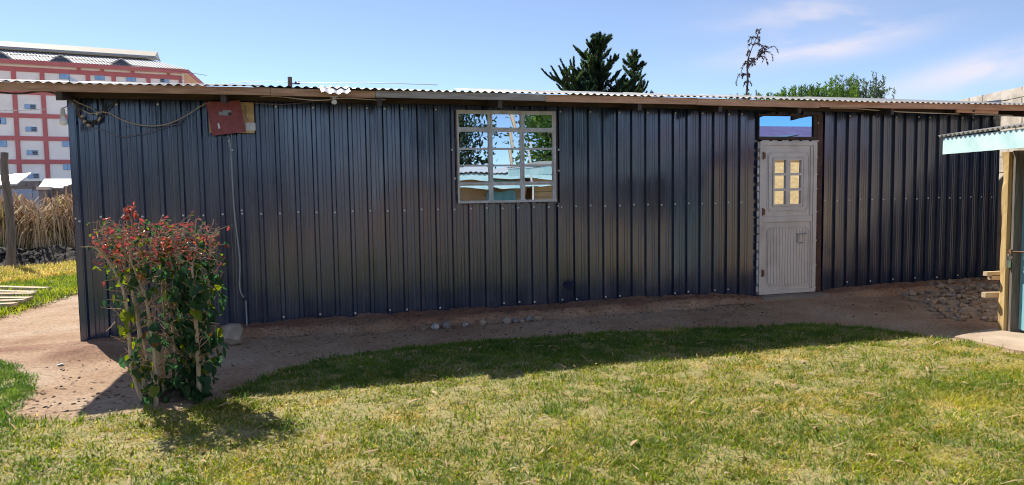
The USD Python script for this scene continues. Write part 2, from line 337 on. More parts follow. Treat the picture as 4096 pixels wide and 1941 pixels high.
M = dict(
    earth=ground_material(),
    clad=cladding_material(),
    thatch=mat("thatch_look", (0.15, 0.12, 0.045), (0.34, 0.28, 0.115), 14.0, 0.95, 0.6, 60, c3=(0.17, 0.18, 0.05)),
    galv=mat("galvanised_look", (0.27, 0.265, 0.26), (0.46, 0.45, 0.43), 4.0, 0.55, 0.05, 40, metallic=0.6),
    galv_old=mat("old_sheet_look", (0.33, 0.31, 0.28), (0.55, 0.53, 0.49), 3.0, 0.55, 0.05, 30, metallic=0.5),
    fascia_brown=mat("brown_timber_look", (0.24, 0.125, 0.068), (0.46, 0.27, 0.155), 3.0, 0.8, 0.35, 20, stretch=(0.9, 8, 9)),
    fascia_grey=mat("grey_timber_look", (0.21, 0.18, 0.16), (0.38, 0.335, 0.30), 3.0, 0.85, 0.35, 20, stretch=(0.9, 8, 9)),
    fascia_orange=mat("orange_timber_look", (0.36, 0.185, 0.105), (0.56, 0.32, 0.195), 3.0, 0.8, 0.35, 20, stretch=(0.9, 8, 9)),
    dark_timber=mat("dark_timber_look", (0.035, 0.024, 0.020), (0.075, 0.050, 0.040), 4.0, 0.85, 0.3, 20, stretch=(1, 6, 6)),
    steel_grey=mat("grey_paint_look", (0.47, 0.42, 0.39), (0.60, 0.55, 0.52), 3.0, 0.45, 0.05, 30, lo=0.28, hi=0.52),
    putty=mat("window_paint_look", (0.40, 0.385, 0.365), (0.55, 0.53, 0.51), 9.0, 0.6, 0.2, 60),
    rust=mat("rusty_edge_look", (0.045, 0.022, 0.018), (0.100, 0.048, 0.036), 14.0, 0.8, 0.2, 50),
    screw=mat("screw_look", (0.62, 0.60, 0.54), (0.78, 0.76, 0.70), 9.0, 0.35),
    maroon=mat("maroon_board_look", (0.20, 0.050, 0.054), (0.26, 0.075, 0.080), 16.0, 0.8, 0.1, 90),
    plywood=mat("plywood_look", (0.42, 0.27, 0.11), (0.56, 0.38, 0.18), 4.0, 0.7, 0.1, 30, stretch=(1, 6, 6)),
    paper=mat("paper_look", (0.52, 0.53, 0.55), (0.66, 0.67, 0.70), 40.0, 0.8),
    black=mat("black_look", (0.012, 0.012, 0.014), (0.025, 0.024, 0.026), 8.0, 0.5),
    grey_plastic=mat("grey_plastic_look", (0.22, 0.23, 0.25), (0.30, 0.31, 0.33), 8.0, 0.4),
    bulb=mat("bulb_look", (0.62, 0.60, 0.52), (0.72, 0.70, 0.62), 8.0, 0.25),
    holder=mat("lamp_holder_look", (0.40, 0.36, 0.29), (0.52, 0.47, 0.38), 8.0, 0.45),
    cable_light=mat("light_cable_look", (0.34, 0.28, 0.21), (0.46, 0.39, 0.30), 20.0, 0.6),
    cable_white=mat("white_cable_look", (0.55, 0.54, 0.52), (0.70, 0.69, 0.66), 20.0, 0.5),
    cable_mauve=mat("mauve_cable_look", (0.16, 0.11, 0.12), (0.24, 0.16, 0.17), 20.0, 0.6),
    cable_dark=mat("dark_cable_look", (0.030, 0.027, 0.028), (0.055, 0.050, 0.050), 20.0, 0.5),
    stone=mat("stone_look", (0.22, 0.165, 0.118), (0.40, 0.315, 0.235), 7.0, 0.9, 0.5, 45),
    stone_pale=mat("pale_stone_look", (0.34, 0.325, 0.30), (0.50, 0.48, 0.44), 9.0, 0.9, 0.4, 45),
    stone_grey=mat("grey_stone_look", (0.15, 0.14, 0.13), (0.26, 0.24, 0.22), 8.0, 0.9, 0.4, 45),
    boulder=mat("boulder_look", (0.26, 0.22, 0.175), (0.42, 0.365, 0.30), 6.0, 0.9, 0.5, 40),
    bark=mat("stem_look", (0.34, 0.25, 0.165), (0.58, 0.455, 0.32), 14.0, 0.85, 0.5, 60, stretch=(3, 3, 1)),
    twig=mat("twig_look", (0.40, 0.26, 0.165), (0.60, 0.42, 0.28), 30.0, 0.8, island=0.5),
    tree_bark=mat("tree_bark_look", (0.075, 0.055, 0.042), (0.150, 0.115, 0.090), 6.0, 0.9, 0.5, 30, stretch=(3, 3, 1)),
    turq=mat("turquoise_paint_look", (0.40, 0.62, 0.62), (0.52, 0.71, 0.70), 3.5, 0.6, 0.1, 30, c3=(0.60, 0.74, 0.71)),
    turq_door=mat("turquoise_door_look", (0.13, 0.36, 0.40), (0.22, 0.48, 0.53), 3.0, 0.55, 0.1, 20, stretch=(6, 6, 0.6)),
    yellow_timber=mat("yellow_timber_look", (0.42, 0.27, 0.10), (0.60, 0.43, 0.19), 4.0, 0.8, 0.4, 25, stretch=(7, 7, 0.7)),
    weathered=mat("weathered_timber_look", (0.105, 0.085, 0.068), (0.190, 0.155, 0.125), 5.0, 0.9, 0.4, 25, stretch=(6, 6, 0.8)),
    slab=mat("slab_board_look", (0.56, 0.42, 0.22), (0.74, 0.60, 0.35), 3.0, 0.85, 0.5, 18, stretch=(0.8, 6, 7)),
    mudwall=mat("mud_wall_look", (0.38, 0.25, 0.14), (0.52, 0.36, 0.22), 4.0, 0.95, 0.5, 20),
    pink_roof=mat("pink_roof_look", (0.34, 0.15, 0.18), (0.42, 0.20, 0.24), 2.0, 0.5, 0.05, 20),
    pale_roof=mat("pale_roof_look", (0.27, 0.25, 0.215), (0.36, 0.335, 0.29), 2.0, 0.5, 0.05, 20),
    white_roof=mat("white_roof_look", (0.58, 0.57, 0.56), (0.70, 0.69, 0.68), 2.0, 0.5, 0.05, 20),
    brass=mat("brass_look", (0.48, 0.42, 0.27), (0.62, 0.56, 0.38), 10.0, 0.3, metallic=0.8),
    rusty_iron=mat("rusty_iron_look", (0.10, 0.05, 0.03), (0.24, 0.12, 0.07), 20.0, 0.7, metallic=0.3),
    cream=mat("cream_render_look", (0.68, 0.65, 0.61), (0.76, 0.73, 0.69), 0.6, 0.9, 0.1, 4),
    red_paint=mat("red_beam_look", (0.38, 0.105, 0.105), (0.44, 0.13, 0.13), 0.7, 0.8),
    orange_side=mat("orange_wall_look", (0.50, 0.27, 0.17), (0.60, 0.36, 0.24), 0.6, 0.9),
    far_roof=mat("far_roof_look", (0.30, 0.30, 0.305), (0.38, 0.38, 0.38), 0.5, 0.6, metallic=0.2),
    far_ridge=mat("far_ridge_look", (0.42, 0.37, 0.29), (0.50, 0.45, 0.36), 0.5, 0.7),
    grey_far=mat("far_grey_look", (0.20, 0.20, 0.21), (0.28, 0.28, 0.28), 1.0, 0.6),
    win_frame=mat("far_window_frame_look", (0.20, 0.27, 0.36), (0.24, 0.32, 0.42), 2.0, 0.5),
    far_pane=mat("far_pane_look", (0.16, 0.30, 0.50), (0.22, 0.38, 0.60), 1.5, 0.12),
    far_dark=mat("far_dark_pane_look", (0.012, 0.014, 0.03), (0.03, 0.03, 0.05), 2.0, 0.2),
    block=mat("block_wall_look", (0.11, 0.10, 0.095), (0.20, 0.185, 0.17), 2.5, 0.95, 0.3, 20),
    rough_stone=mat("rough_stone_wall_look", (0.40, 0.345, 0.28), (0.58, 0.52, 0.44), 2.2, 0.95, 0.6, 9, c3=(0.40, 0.345, 0.28)),
    blue_sheet=mat("blue_sheet_look", (0.20, 0.27, 0.38), (0.28, 0.36, 0.47), 1.5, 0.5),
    plank=mat("fresh_plank_look", (0.50, 0.36, 0.22), (0.66, 0.50, 0.33), 3.0, 0.8, 0.3, 20, stretch=(1, 6, 6)),
    mulch=mat("dark_mulch_look", (0.016, 0.013, 0.010), (0.060, 0.047, 0.035), 7.0, 0.95, 0.8, 25),
    straw=mat("dry_stalk_look", (0.50, 0.34, 0.19), (0.82, 0.66, 0.44), 5.0, 0.85, island=0.8),
    litter=mat("litter_look", (0.20, 0.13, 0.075), (0.46, 0.36, 0.24), 5.0, 0.9, island=1.0),
    white_litter=mat("white_litter_look", (0.55, 0.53, 0.50), (0.70, 0.68, 0.64), 9.0, 0.7),
    grass=leafmat("grass_look", [(0.08, (0.16, 0.22, 0.024)), (0.28, (0.48, 0.45, 0.075)), (0.50, (0.69, 0.60, 0.21)), (0.74, (0.81, 0.67, 0.31)), (0.95, (0.84, 0.67, 0.38))], 0.50, scale=1.6, island=0.95, noise_w=0.42),
    grass_green=leafmat("green_grass_look", [(0.10, (0.15, 0.22, 0.026)), (0.5, (0.46, 0.46, 0.060)), (0.9, (0.70, 0.62, 0.19))], 0.50, scale=1.7, island=0.6, noise_w=0.5),
    grass_lush_shaded=leafmat("lush_shaded_grass_look", [(0.10, (0.09, 0.17, 0.028)), (0.5, (0.27, 0.36, 0.050)), (0.9, (0.54, 0.54, 0.10))], 0.45, scale=1.7, island=0.7, noise_w=0.4),  # green of the left lawn, and shade tone painted into grass near the shed
    grass_dry=leafmat("dry_grass_look", [(0.15, (0.48, 0.38, 0.10)), (0.5, (0.74, 0.56, 0.21)), (0.9, (0.84, 0.66, 0.38))], 0.46, scale=1.7, island=0.6, noise_w=0.5),
    leaf_green=leafmat("green_leaf_look", [(0.1, (0.040, 0.10, 0.042)), (0.5, (0.095, 0.19, 0.062)), (0.9, (0.26, 0.35, 0.055))], 0.48, scale=4.0, island=0.9, rough=0.32, noise_w=0.3),
    leaf_red=leafmat("red_leaf_look", [(0.05, (0.30, 0.075, 0.07)), (0.30, (0.64, 0.19, 0.085)), (0.6, (0.70, 0.36, 0.17)), (0.95, (0.62, 0.46, 0.27))], 0.45, scale=9.0, island=0.9, rough=0.4, noise_w=0.3),
    leaf_yellow=leafmat("yellow_leaf_look", [(0.1, (0.16, 0.20, 0.022)), (0.9, (0.34, 0.33, 0.040))], 0.45, scale=6.0, island=0.9, rough=0.4, noise_w=0.3),
    leaf_brown=leafmat("brown_leaf_look", [(0.1, (0.20, 0.105, 0.040)), (0.9, (0.36, 0.200, 0.085))], 0.2, scale=6.0, island=0.9, rough=0.6, noise_w=0.3),
    cypress=leafmat("cypress_look", [(0.15, (0.025, 0.055, 0.034)), (0.5, (0.085, 0.13, 0.042)), (0.85, (0.27, 0.28, 0.06))], 0.40, scale=1.1, island=0.5, noise_w=0.65),
    conifer=leafmat("hedge_look", [(0.15, (0.08, 0.15, 0.03)), (0.5, (0.20, 0.31, 0.045)), (0.9, (0.36, 0.42, 0.07))], 0.50, scale=1.2, island=0.6, noise_w=0.6),
    feathery=leafmat("feathery_look", [(0.15, (0.08, 0.12, 0.06)), (0.55, (0.17, 0.23, 0.08)), (0.9, (0.30, 0.34, 0.10))], 0.46, scale=1.2, island=0.6, noise_w=0.5),
    broadleaf=leafmat("broadleaf_look", [(0.15, (0.022, 0.048, 0.020)), (0.55, (0.060, 0.095, 0.026)), (0.9, (0.16, 0.17, 0.045))], 0.25, scale=0.8, island=0.7, noise_w=0.6),
    dead=mat("dead_branch_look", (0.070, 0.050, 0.048), (0.135, 0.095, 0.085), 8.0, 0.9, 0.3, 30),
    pane=panemat("window_pane_look", (0.47, 0.57, 0.69), 0.92),
    fan_pane=panemat("fanlight_pane_look", (0.20, 0.44, 0.84), 0.92),
    door_pane=panemat("door_pane_look", (0.85, 0.85, 0.82), 0.92, 0.004),
)
rng = np.random.default_rng(11)
GZ = -0.08

# ------------------------------------------------------------------ ground
LAWN = Polygon([(-9, 8.9), (-4.2, 8.75), (-2.59, 8.02), (-2.24, 7.45), (-2.02, 6.8), (-1.96, 6.1), (-1.80, 5.87), (-1.41, 5.74), (-1.08, 5.79), (-0.72, 5.70), (-0.47, 5.98), (-0.27, 6.44), (0.03, 6.91), (0.62, 7.20),
                (1.83, 7.30), (3.14, 7.28), (4.48, 7.12), (5.55, 6.93), (5.98, 6.50), (6.20, 6.06), (6.32, 5.55), (6.20, 4.93), (6.45, 3.9), (8.0, 2.0), (8.0, -3.0), (-9, -3.0)])
PATCH_FAR = Polygon([(-8.0, 16.6), (-5.5, 17.25), (-4.3, 18.2), (-2.3, 18.6), (-2.3, 15.5), (-3.77, 15.75), (-4.68, 14.75), (-7.0, 13.6), (-9, 14.2)])
PATCH_STRIP = Polygon([(-3.56, 11.1), (-3.22, 13.5), (-2.6, 15.45), (-3.77, 15.75), (-4.68, 14.75), (-7.0, 13.6), (-9, 14.0), (-9, 9.0), (-5.2, 9.6)])
BW = np.array([(-2.6, 0.30), (-1.0, 0.34), (-0.5, 0.30), (1.15, 0.52), (2.0, 0.42), (3.05, 0.50), (4.5, 0.42), (5.9, 0.26), (6.3, 0.22), (7.3, 0.22), (7.6, 0.42), (8.4, 0.50), (10.4, 0.40), (12, 0.4)])


def ground_z(x, y, detail=True):
    x, y = np.asarray(x, float), np.asarray(y, float)
    p = np.stack([x, y, np.zeros_like(x)], -1)
    near = np.clip(1 - np.maximum(np.abs(x - 2) - 9, 0) / 6, 0, 1)
    z = np.full(x.shape, GZ) + near * 0.030 * (meshkit.fbm(p * 1.1, 4, 3) - 0.5)
    if detail:
        z = z + near * 0.018 * (meshkit.fbm(p * 7.0, 4, 9) - 0.5)
    w = np.interp(x, BW[:, 0], BW[:, 1]) * (0.86 + 0.32 * meshkit.fbm(p * 3.3, 3, 21))
    t = np.clip((8.84 - y) / w, 0, 1.25)
    top = np.interp(x, [-3.0, -2.3, -1.7, -0.4, 1.0, 5.5, 6.1, 7.2, 7.6, 9, 12], [0, 0.02, 0.05, 0.105, 0.125, 0.115, 0.045, 0.045, 0.095, 0.095, 0.09])
    prof = np.where(t < 0.80, 1 - 0.15 * t / 0.80, 0.85 * np.clip((1.0 - t) / 0.20, 0, 1) ** 0.7)
    lump = 0.60 + 0.45 * meshkit.fbm(p * 5.5, 4, 33) + (0.42 * meshkit.fbm(p * 13.0, 3, 34) if detail else 0.21)
    z = z + np.where(y < 8.9, top * prof * lump, np.minimum(top, 0.05))
    z = z + 0.09 * np.exp(-(((x + 2.0) / 0.30) ** 2 + ((y - 8.25) / 0.30) ** 2)) * (0.6 + 0.8 * meshkit.fbm(p * 9, 3, 5))
    z = z + 0.12 * np.exp(-(((x - 9.4) / 1.0) ** 2 + ((y - 7.75) / 0.55) ** 2))
    z = z + 0.035 * np.exp(-(((x + 0.87) / 0.28) ** 2 + ((y - 6.05) / 0.24) ** 2))
    return z


def redness(x, y):
    p = np.stack([x, y, np.zeros_like(x)], -1)
    w = np.interp(x, BW[:, 0], BW[:, 1])
    band = np.clip(1.15 - (8.84 - y) / w, 0, 1) * (y < 8.84)
    return np.clip(np.minimum(1, band * 2.6) * (0.32 + 0.9 * meshkit.fbm(p * 2.2, 3, 55)) + 0.8 * np.exp(-(((x + 2.0) / 0.35) ** 2 + ((y - 8.2) / 0.35) ** 2)), 0, 1)


def spaced(lo, hi, step, far, k=1.35):
    a = list(np.arange(lo, hi + step / 2, step))
    s, up = step, a[-1]
    while up < far:
        s *= k
        up += s
        a.append(up)
    s, dn = step, a[0]
    while dn > -far:
        s *= k
        dn -= s
        a.insert(0, dn)
    return np.array(a)


def grid_faces(nx, ny):
    i, j = np.meshgrid(np.arange(nx - 1), np.arange(ny - 1), indexing="ij")
    a = i * ny + j
    return np.stack([a, a + ny, a + ny + 1, a + 1], -1).reshape(-1, 4)


gx, gy = spaced(-4.5, 11.5, 0.045, 1500), spaced(2.0, 9.2, 0.035, 1500)
X, Y = np.meshgrid(gx, gy, indexing="ij")
Z = ground_z(X, Y)
Z = np.where(np.hypot(X, Y) > 60, GZ, Z)
v = np.stack([X, Y, Z], -1).reshape(-1, 3)
g = obj("ground", (v, grid_faces(len(gx), len(gy))), M["earth"], smooth=True, label="bare trodden earth path with a reddish soil bank along the shed", cat="ground", kind="structure")
UsdGeom.PrimvarsAPI(g).CreatePrimvar("reddish", Sdf.ValueTypeNames.FloatArray, "vertex").Set(Vt.FloatArray.FromNumpy(redness(v[:, 0], v[:, 1]).astype(np.float32)))


def lawn_sheet(poly, step, name, label, rise=0.016):
    x0, y0, x1, y1 = poly.bounds
    xs, ys = np.arange(x0, x1 + step, step), np.arange(y0, y1 + step, step)
    X, Y = np.meshgrid(xs, ys, indexing="ij")
    p = np.stack([X, Y, 0 * X], -1)
    Xj, Yj = X + 0.06 * (meshkit.fbm(p * 4, 3, 71) - 0.5), Y + 0.06 * (meshkit.fbm(p * 4, 3, 72) - 0.5)
    Z = ground_z(X, Y, False) + rise + 0.025 * (meshkit.fbm(p * 5, 3, 73) - 0.3)
    f = grid_faces(len(xs), len(ys))
    inside = contains_xy(poly, Xj.ravel(), Yj.ravel())
    edge = ~contains_xy(poly.buffer(-0.05), Xj.ravel(), Yj.ravel())
    z = np.where(edge, Z.ravel() - rise - 0.02, Z.ravel())
    f = f[inside[f].all(1)]
    used = np.unique(f)
    re = np.full(len(z), -1)
    re[used] = np.arange(len(used))
    return obj(name, (np.stack([X.ravel(), Y.ravel(), z], 1)[used], re[f]), M["thatch"], smooth=True, label=label, cat="lawn", kind="structure")


lawn_sheet(LAWN, 0.05, "lawn", "matted brown thatch of the front lawn under the cut grass")
lawn_sheet(PATCH_FAR.union(PATCH_STRIP), 0.08, "lawn", "turf beyond the left end of the shed beside the planks", 0.03)


# ------------------------------------------------------------------ grass
def blade(r, length, width, bend, flat=0.0):
    """A bent blade of 3 segments from the origin."""
    az = r.uniform(0, 2 * np.pi)
    d = np.array([math.cos(az), math.sin(az), 0])
    s = np.array([-d[1], d[0], 0])
    a = r.uniform(0.1, 0.5) + flat
    pts, p = [], np.zeros(3)
    for k in range(4):
        pts.append(p.copy())
        a2 = a + bend * k / 3
        p = p + length / 3 * (math.sin(a2) * d + math.cos(a2) * np.array([0, 0, 1]))
    w = np.array([1.0, 0.9, 0.6, 0.0]) * width / 2
    tw = r.uniform(-0.6, 0.6)
    s = s * math.cos(tw) + np.array([0, 0, 1]) * math.sin(tw)
    V = []
    for q, ww in zip(pts[:3], w[:3]):
        V += [q - s * ww, q + s * ww]
    V.append(pts[3])
    return np.array(V), np.array([[0, 1, 3], [0, 3, 2], [2, 3, 5], [2, 5, 4], [4, 5, 6]])


def tuft(seed, n, rad, lmin, lmax, width, lying=0.25, up=1.0):
    r = np.random.default_rng(seed)
    out = []
    for _ in range(n):
        lie = r.random() < lying
        L = r.uniform(lmin, lmax)
        v, f = blade(r, L, width * r.uniform(0.6, 1.3), r.uniform(0.3, 1.7) if not lie else r.uniform(0.1, 0.5), 0.0 if not lie else r.uniform(0.9, 1.2))
        o = np.array([*(r.normal(0, rad / 1.8, 2)), -0.006])
        out.append((v * [1, 1, up] + o, f))
    return join(*out)


def scatter(poly, per_m2, r, clip=None):
    a = poly if clip is None else poly.intersection(clip)
    x0, y0, x1, y1 = a.bounds
    n = int((x1 - x0) * (y1 - y0) * per_m2)
    q = np.stack([r.uniform(x0, x1, n), r.uniform(y0, y1, n)], 1)
    return q[contains_xy(a, q[:, 0], q[:, 1])]


def instancer(name, protos, mats, pts, zs, scales, idx, label, cat, r):
    path = numbered("/World", name)
    pi = UsdGeom.PointInstancer.Define(stage, path)
    targets = []
    for k, (m, ma) in enumerate(zip(protos, mats)):
        pm = usdkit.mesh(stage, numbered(path, "tuft"), m, ma)
        targets.append(pm.GetPath())
    pi.CreatePrototypesRel().SetTargets(targets)
    n = len(pts)
    pi.CreatePositionsAttr(Vt.Vec3fArray.FromNumpy(np.column_stack([pts, zs]).astype(np.float32)))
    pi.CreateProtoIndicesAttr(Vt.IntArray.FromNumpy(idx.astype(np.int32)))
    pi.CreateScalesAttr(Vt.Vec3fArray.FromNumpy(np.repeat(scales[:, None], 3, 1).astype(np.float32)))
    a = r.uniform(0, 2 * np.pi, n) / 2
    pi.CreateOrientationsAttr(Vt.QuathArray([Gf.Quath(float(c), 0, 0, float(s)) for c, s in zip(np.cos(a), np.sin(a))]))
    return props(pi.GetPrim(), label, cat, kind="stuff")


rg = np.random.default_rng(5)
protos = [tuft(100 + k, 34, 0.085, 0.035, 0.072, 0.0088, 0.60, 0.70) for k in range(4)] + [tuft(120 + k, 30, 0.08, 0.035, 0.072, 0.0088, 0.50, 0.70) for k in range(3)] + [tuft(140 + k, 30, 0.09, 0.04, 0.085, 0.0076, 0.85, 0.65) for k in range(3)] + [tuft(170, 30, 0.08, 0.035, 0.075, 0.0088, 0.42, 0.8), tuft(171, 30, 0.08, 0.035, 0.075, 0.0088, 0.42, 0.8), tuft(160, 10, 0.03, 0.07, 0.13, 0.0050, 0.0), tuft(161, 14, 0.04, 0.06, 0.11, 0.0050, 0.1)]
pm = [M["grass"]] * 4 + [M["grass_green"]] * 3 + [M["grass_dry"]] * 3 + [M["grass_lush_shaded"]] * 4
near = sbox(-2.9, 2.0, 7.2, 8.2)
q = np.vstack([scatter(LAWN, 330, rg, near), scatter(LAWN.intersection(sbox(-2.9, 2.0, 7.2, 4.6)), 240, rg)])
p3 = np.column_stack([q, np.zeros(len(q))])
gn = 0.62 * meshkit.fbm(p3 * 0.85, 3, 41) + 0.38 * meshkit.fbm(p3 * 4.0, 2, 42)
green = np.clip((gn - 0.45) * 4.2 + 0.24 + 0.34 * np.clip((q[:, 1] - 5.6) / 1.0, 0, 1) + 0.25 * np.clip((-1.6 - q[:, 0]) / 0.4, 0, 1), 0.05, 0.95)  # rises towards the shed, partly its shade put into the grass colour
edge_in = ~contains_xy(LAWN.buffer(-0.10), q[:, 0], q[:, 1])
green = np.where(edge_in, np.maximum(green, 0.6), green)
u = rg.random(len(q))
idx = np.where(u < 0.42, rg.integers(0, 4, len(q)), np.where(u < 0.40 + 0.32 * green, rg.integers(4, 7, len(q)), rg.integers(7, 10, len(q))))
tall = rg.random(len(q)) < np.where(edge_in, 0.07, 0.008)
lush_or_shaded = rg.random(len(q)) < np.clip((q[:, 1] - 5.9) / 0.9, 0, 0.62) + 0.32 * (q[:, 0] < -1.75) + 0.10 * (gn > 0.55)  # near the shed darker tufts paint in its shade; left lawn truly greener
idx = np.where(lush_or_shaded, rg.integers(10, 12, len(q)), idx)
idx = np.where(tall, rg.integers(12, 14, len(q)), idx)
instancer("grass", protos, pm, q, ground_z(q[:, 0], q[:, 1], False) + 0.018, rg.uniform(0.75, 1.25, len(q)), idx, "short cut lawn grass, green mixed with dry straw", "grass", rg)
pf = [tuft(200 + k, 40, 0.13, 0.05, 0.13, 0.012, 0.3) for k in range(3)] + [tuft(210 + k, 40, 0.13, 0.06, 0.14, 0.012, 0.5) for k in range(3)]
q1, q2 = scatter(PATCH_STRIP, 90, rg, sbox(-6.5, 8, -1, 17)), scatter(PATCH_FAR, 80, rg, sbox(-8, 12, -1, 20))
q = np.vstack([q1, q2])
idx = np.r_[rg.integers(0, 3, len(q1)), np.where(rg.random(len(q2)) < 0.25, rg.integers(0, 3, len(q2)), rg.integers(3, 6, len(q2)))]
instancer("grass", pf, [M["grass_green"]] * 3 + [M["grass_dry"]] * 3, q, ground_z(q[:, 0], q[:, 1], False) + 0.03 + np.r_[np.zeros(len(q1)), np.full(len(q2), 0.05)], rg.uniform(0.8, 1.25, len(q)), idx, "greener grass beyond the left end of the shed", "grass", rg)

# ------------------------------------------------------------------ the long shed
D = 8.8426
shed = thing("metal_shed", "long low shed clad in dark blue ribbed steel under a corrugated roof", "shed", (4.2, 10.7, 0.0))
RIBS_A = [-0.4502 + 0.2 * k for k in range(-8, 19)]
RIBS_B = [3.3133 + 0.1995 * k for k in range(0, 14)]
RIBS_C = [7.2558 + 0.2018 * k for k in range(0, 16)]


def profile(ribs, xa, xb):
    pts = {}
    for x in (xa, xb):
        pts[round(x, 4)] = None
    knots = []
    for r in ribs:
        knots += [(r - 0.031, 0), (r - 0.018, 0.036), (r + 0.016, 0.036), (r + 0.031, 0)]
        for o in (0.083, 0.117):
            knots += [(r + o - 0.006, 0), (r + o, 0.003), (r + o + 0.006, 0)]
    knots.sort()
    kx, kh = np.array([k[0] for k in knots]), np.array([k[1] for k in knots])
    xs = np.unique(np.r_[xa, kx[(kx > xa) & (kx < xb)], xb])
    return xs, np.interp(xs, kx, kh)


def sheet(ribs, xa, xb, za, zb, seed, back=0.0, edge_jag=0.0):
    xs, h = profile(ribs, xa, xb)
    nz = max(2, int((zb - za) / 0.16) + 1)
    zs = np.linspace(za, zb, nz)
    X, Zg = np.meshgrid(xs, zs, indexing="ij")
    p = np.stack([X * 2.6, Zg * 1.2, np.full_like(X, seed * 3.7)], -1)
    buckle = 0.015 * (meshkit.fbm(p, 3, 77) - 0.5)
    Yv = D + back - h[:, None] + buckle
    rr = np.random.default_rng(seed)
    zz = Zg.copy()
    zz[:, 0] += np.where(zz[:, 0] < 0.1, rr.uniform(-0.006, 0.006, len(xs)), 0)
    v = np.stack([X, Yv, zz], -1).reshape(-1, 3)
    return v, grid_faces(len(xs), nz)


def clad(ribs, cuts, za, zb):
    for i, (a, b) in enumerate(zip(cuts[:-1], cuts[1:])):
        obj("wall_sheet", sheet(ribs, a, b + (0.012 if i < len(cuts) - 2 else 0), za, zb, int(a * 100) % 9973 + 3, -0.002 * (i % 2)), M["clad"], shed, smooth=20)


clad(RIBS_A, [-2.085, -1.30, -0.50, 0.30, 1.10, 1.995], -0.06, 2.60)
clad(RIBS_A, [1.995, 2.70, 3.245], -0.06, 1.325)
clad(RIBS_A, [1.995, 2.70, 3.245], 2.432, 2.60)
clad(RIBS_B, [3.245, 4.06, 4.86, 5.66, 6.172], -0.06, 2.60)
clad(RIBS_C, [7.105, 7.91, 8.72, 9.52, 10.45], -0.06, 2.60)
clad(RIBS_B + [6.1, 6.3, 6.5, 6.7, 6.9], [6.172, 7.105], 2.44, 2.60)
obj("corner_flashing", join(box(-2.105, -2.045, D - 0.042, D - 0.039, -0.06, 2.6), box(-2.105, -2.102, D - 0.042, D + 0.12, -0.06, 2.6)), M["clad"], shed)
obj("side_wall", join(box(-2.098, -2.09, D + 0.05, 12.6, -0.06, 2.72)), M["clad"], shed)
obj("side_wall", join(box(10.452, 10.46, D + 0.0, 12.6, -0.06, 2.72)), M["clad"], shed)
obj("back_wall", join(box(-2.09, 10.45, 12.6, 12.61, -0.06, 2.9)), M["clad"], shed)
obj("inner_lining", join(box(-2.0, 10.4, 12.3, 12.34, -0.06, 2.7), box(-2.0, 10.4, 9.0, 12.3, -0.062, -0.05)), M["dark_timber"], shed)
obj("seam_strip", join(box(3.268, 3.300, D - 0.046, D - 0.038, -0.03, 1.30)), M["clad"], shed)
obj("post_strip", box(7.108, 7.20, D - 0.044, D - 0.038, -0.02, 2.44), M["rust"], shed)


def screw(x, z, y=D - 0.036):
    s = lathe([(0, 0), (0.0125, 0), (0.0125, 0.003), (0.009, 0.009), (0.004, 0.012), (0, 0.0125)], (0, 0, 0), 8)
    v = np.asarray(s.vertices)
    return np.stack([v[:, 0] + x, -v[:, 2] + y + 0.001, v[:, 1] + z], 1), s.faces


rs = np.random.default_rng(3)
spots = []
mid = lambda x: 1.252 + 0.006 * math.sin(x * 9)
fc = on_plane(1427, 716, 8.80)
obj("bent_flap", (np.array([fc + [-0.060, 0.0, -0.010], fc + [0.075, -0.055, 0.070], fc + [0.070, 0.0, -0.085]]), np.array([[0, 2, 1]])), M["clad"], shed)
for k, x in enumerate(RIBS_A):
    if k > 0:
        spots.append((x, mid(x)))
spots += [(-2.085, 1.245), (-2.05, 1.215), (-0.45, 1.292), (3.275, 1.262)]
spots += [(x, mid(x)) for x in RIBS_B] + [(x, mid(x)) for x in RIBS_C]
for k in (0, 2, 4, 10, 12, 14, 15, 16, 17, 19):
    spots.append((RIBS_A[k], 2.435 + rs.uniform(-0.006, 0.006)))
for k in (0, 2, 4, 6, 8, 10, 12, 13):
    spots.append((RIBS_B[k], 2.432 + rs.uniform(-0.006, 0.006)))
for k in (2, 4, 6, 8, 9, 12, 13, 15):
    spots.append((RIBS_C[k], 2.432 + rs.uniform(-0.006, 0.006)))
for k in (10, 12, 14, 16, 17, 19, 23, 24, 25):
    spots.append((RIBS_A[k], 0.075 + rs.uniform(-0.006, 0.01)))
for k in (0, 1, 3, 4, 8, 9, 11, 12):
    spots.append((RIBS_B[k], 0.075 + rs.uniform(-0.006, 0.01)))
for k in (2, 4, 6, 8, 10, 12):
    spots.append((RIBS_C[k], 0.075 + rs.uniform(-0.006, 0.01)))
spots += [(-0.555, 2.055), (-0.528, 1.955), (1.935, 1.96), (3.285, 1.96), (3.285, 1.70), (1.96, 1.62)]
spots += [(7.118, z) for z in (2.33, 1.86, 1.62, 1.42, 1.10, 0.70, 0.35, 0.03)]
for x, z in spots:
    obj("screw", screw(x + rs.uniform(-0.003, 0.003), z), M["screw"], shed, smooth=30)

# roof: corrugated sheets laid one beside the other
PITCH_C, AMP = 0.088, 0.0095


YE = 8.28


def eave(x):
    return 1.5 + (YE / 8.44) * (-1.5 + np.interp(x, [-3, -1.7, 0, 1.6, 3.0, 5.8, 7.7, 10.4, 12], [2.592, 2.578, 2.596, 2.585, 2.588, 2.59, 2.575, 2.598, 2.60]))


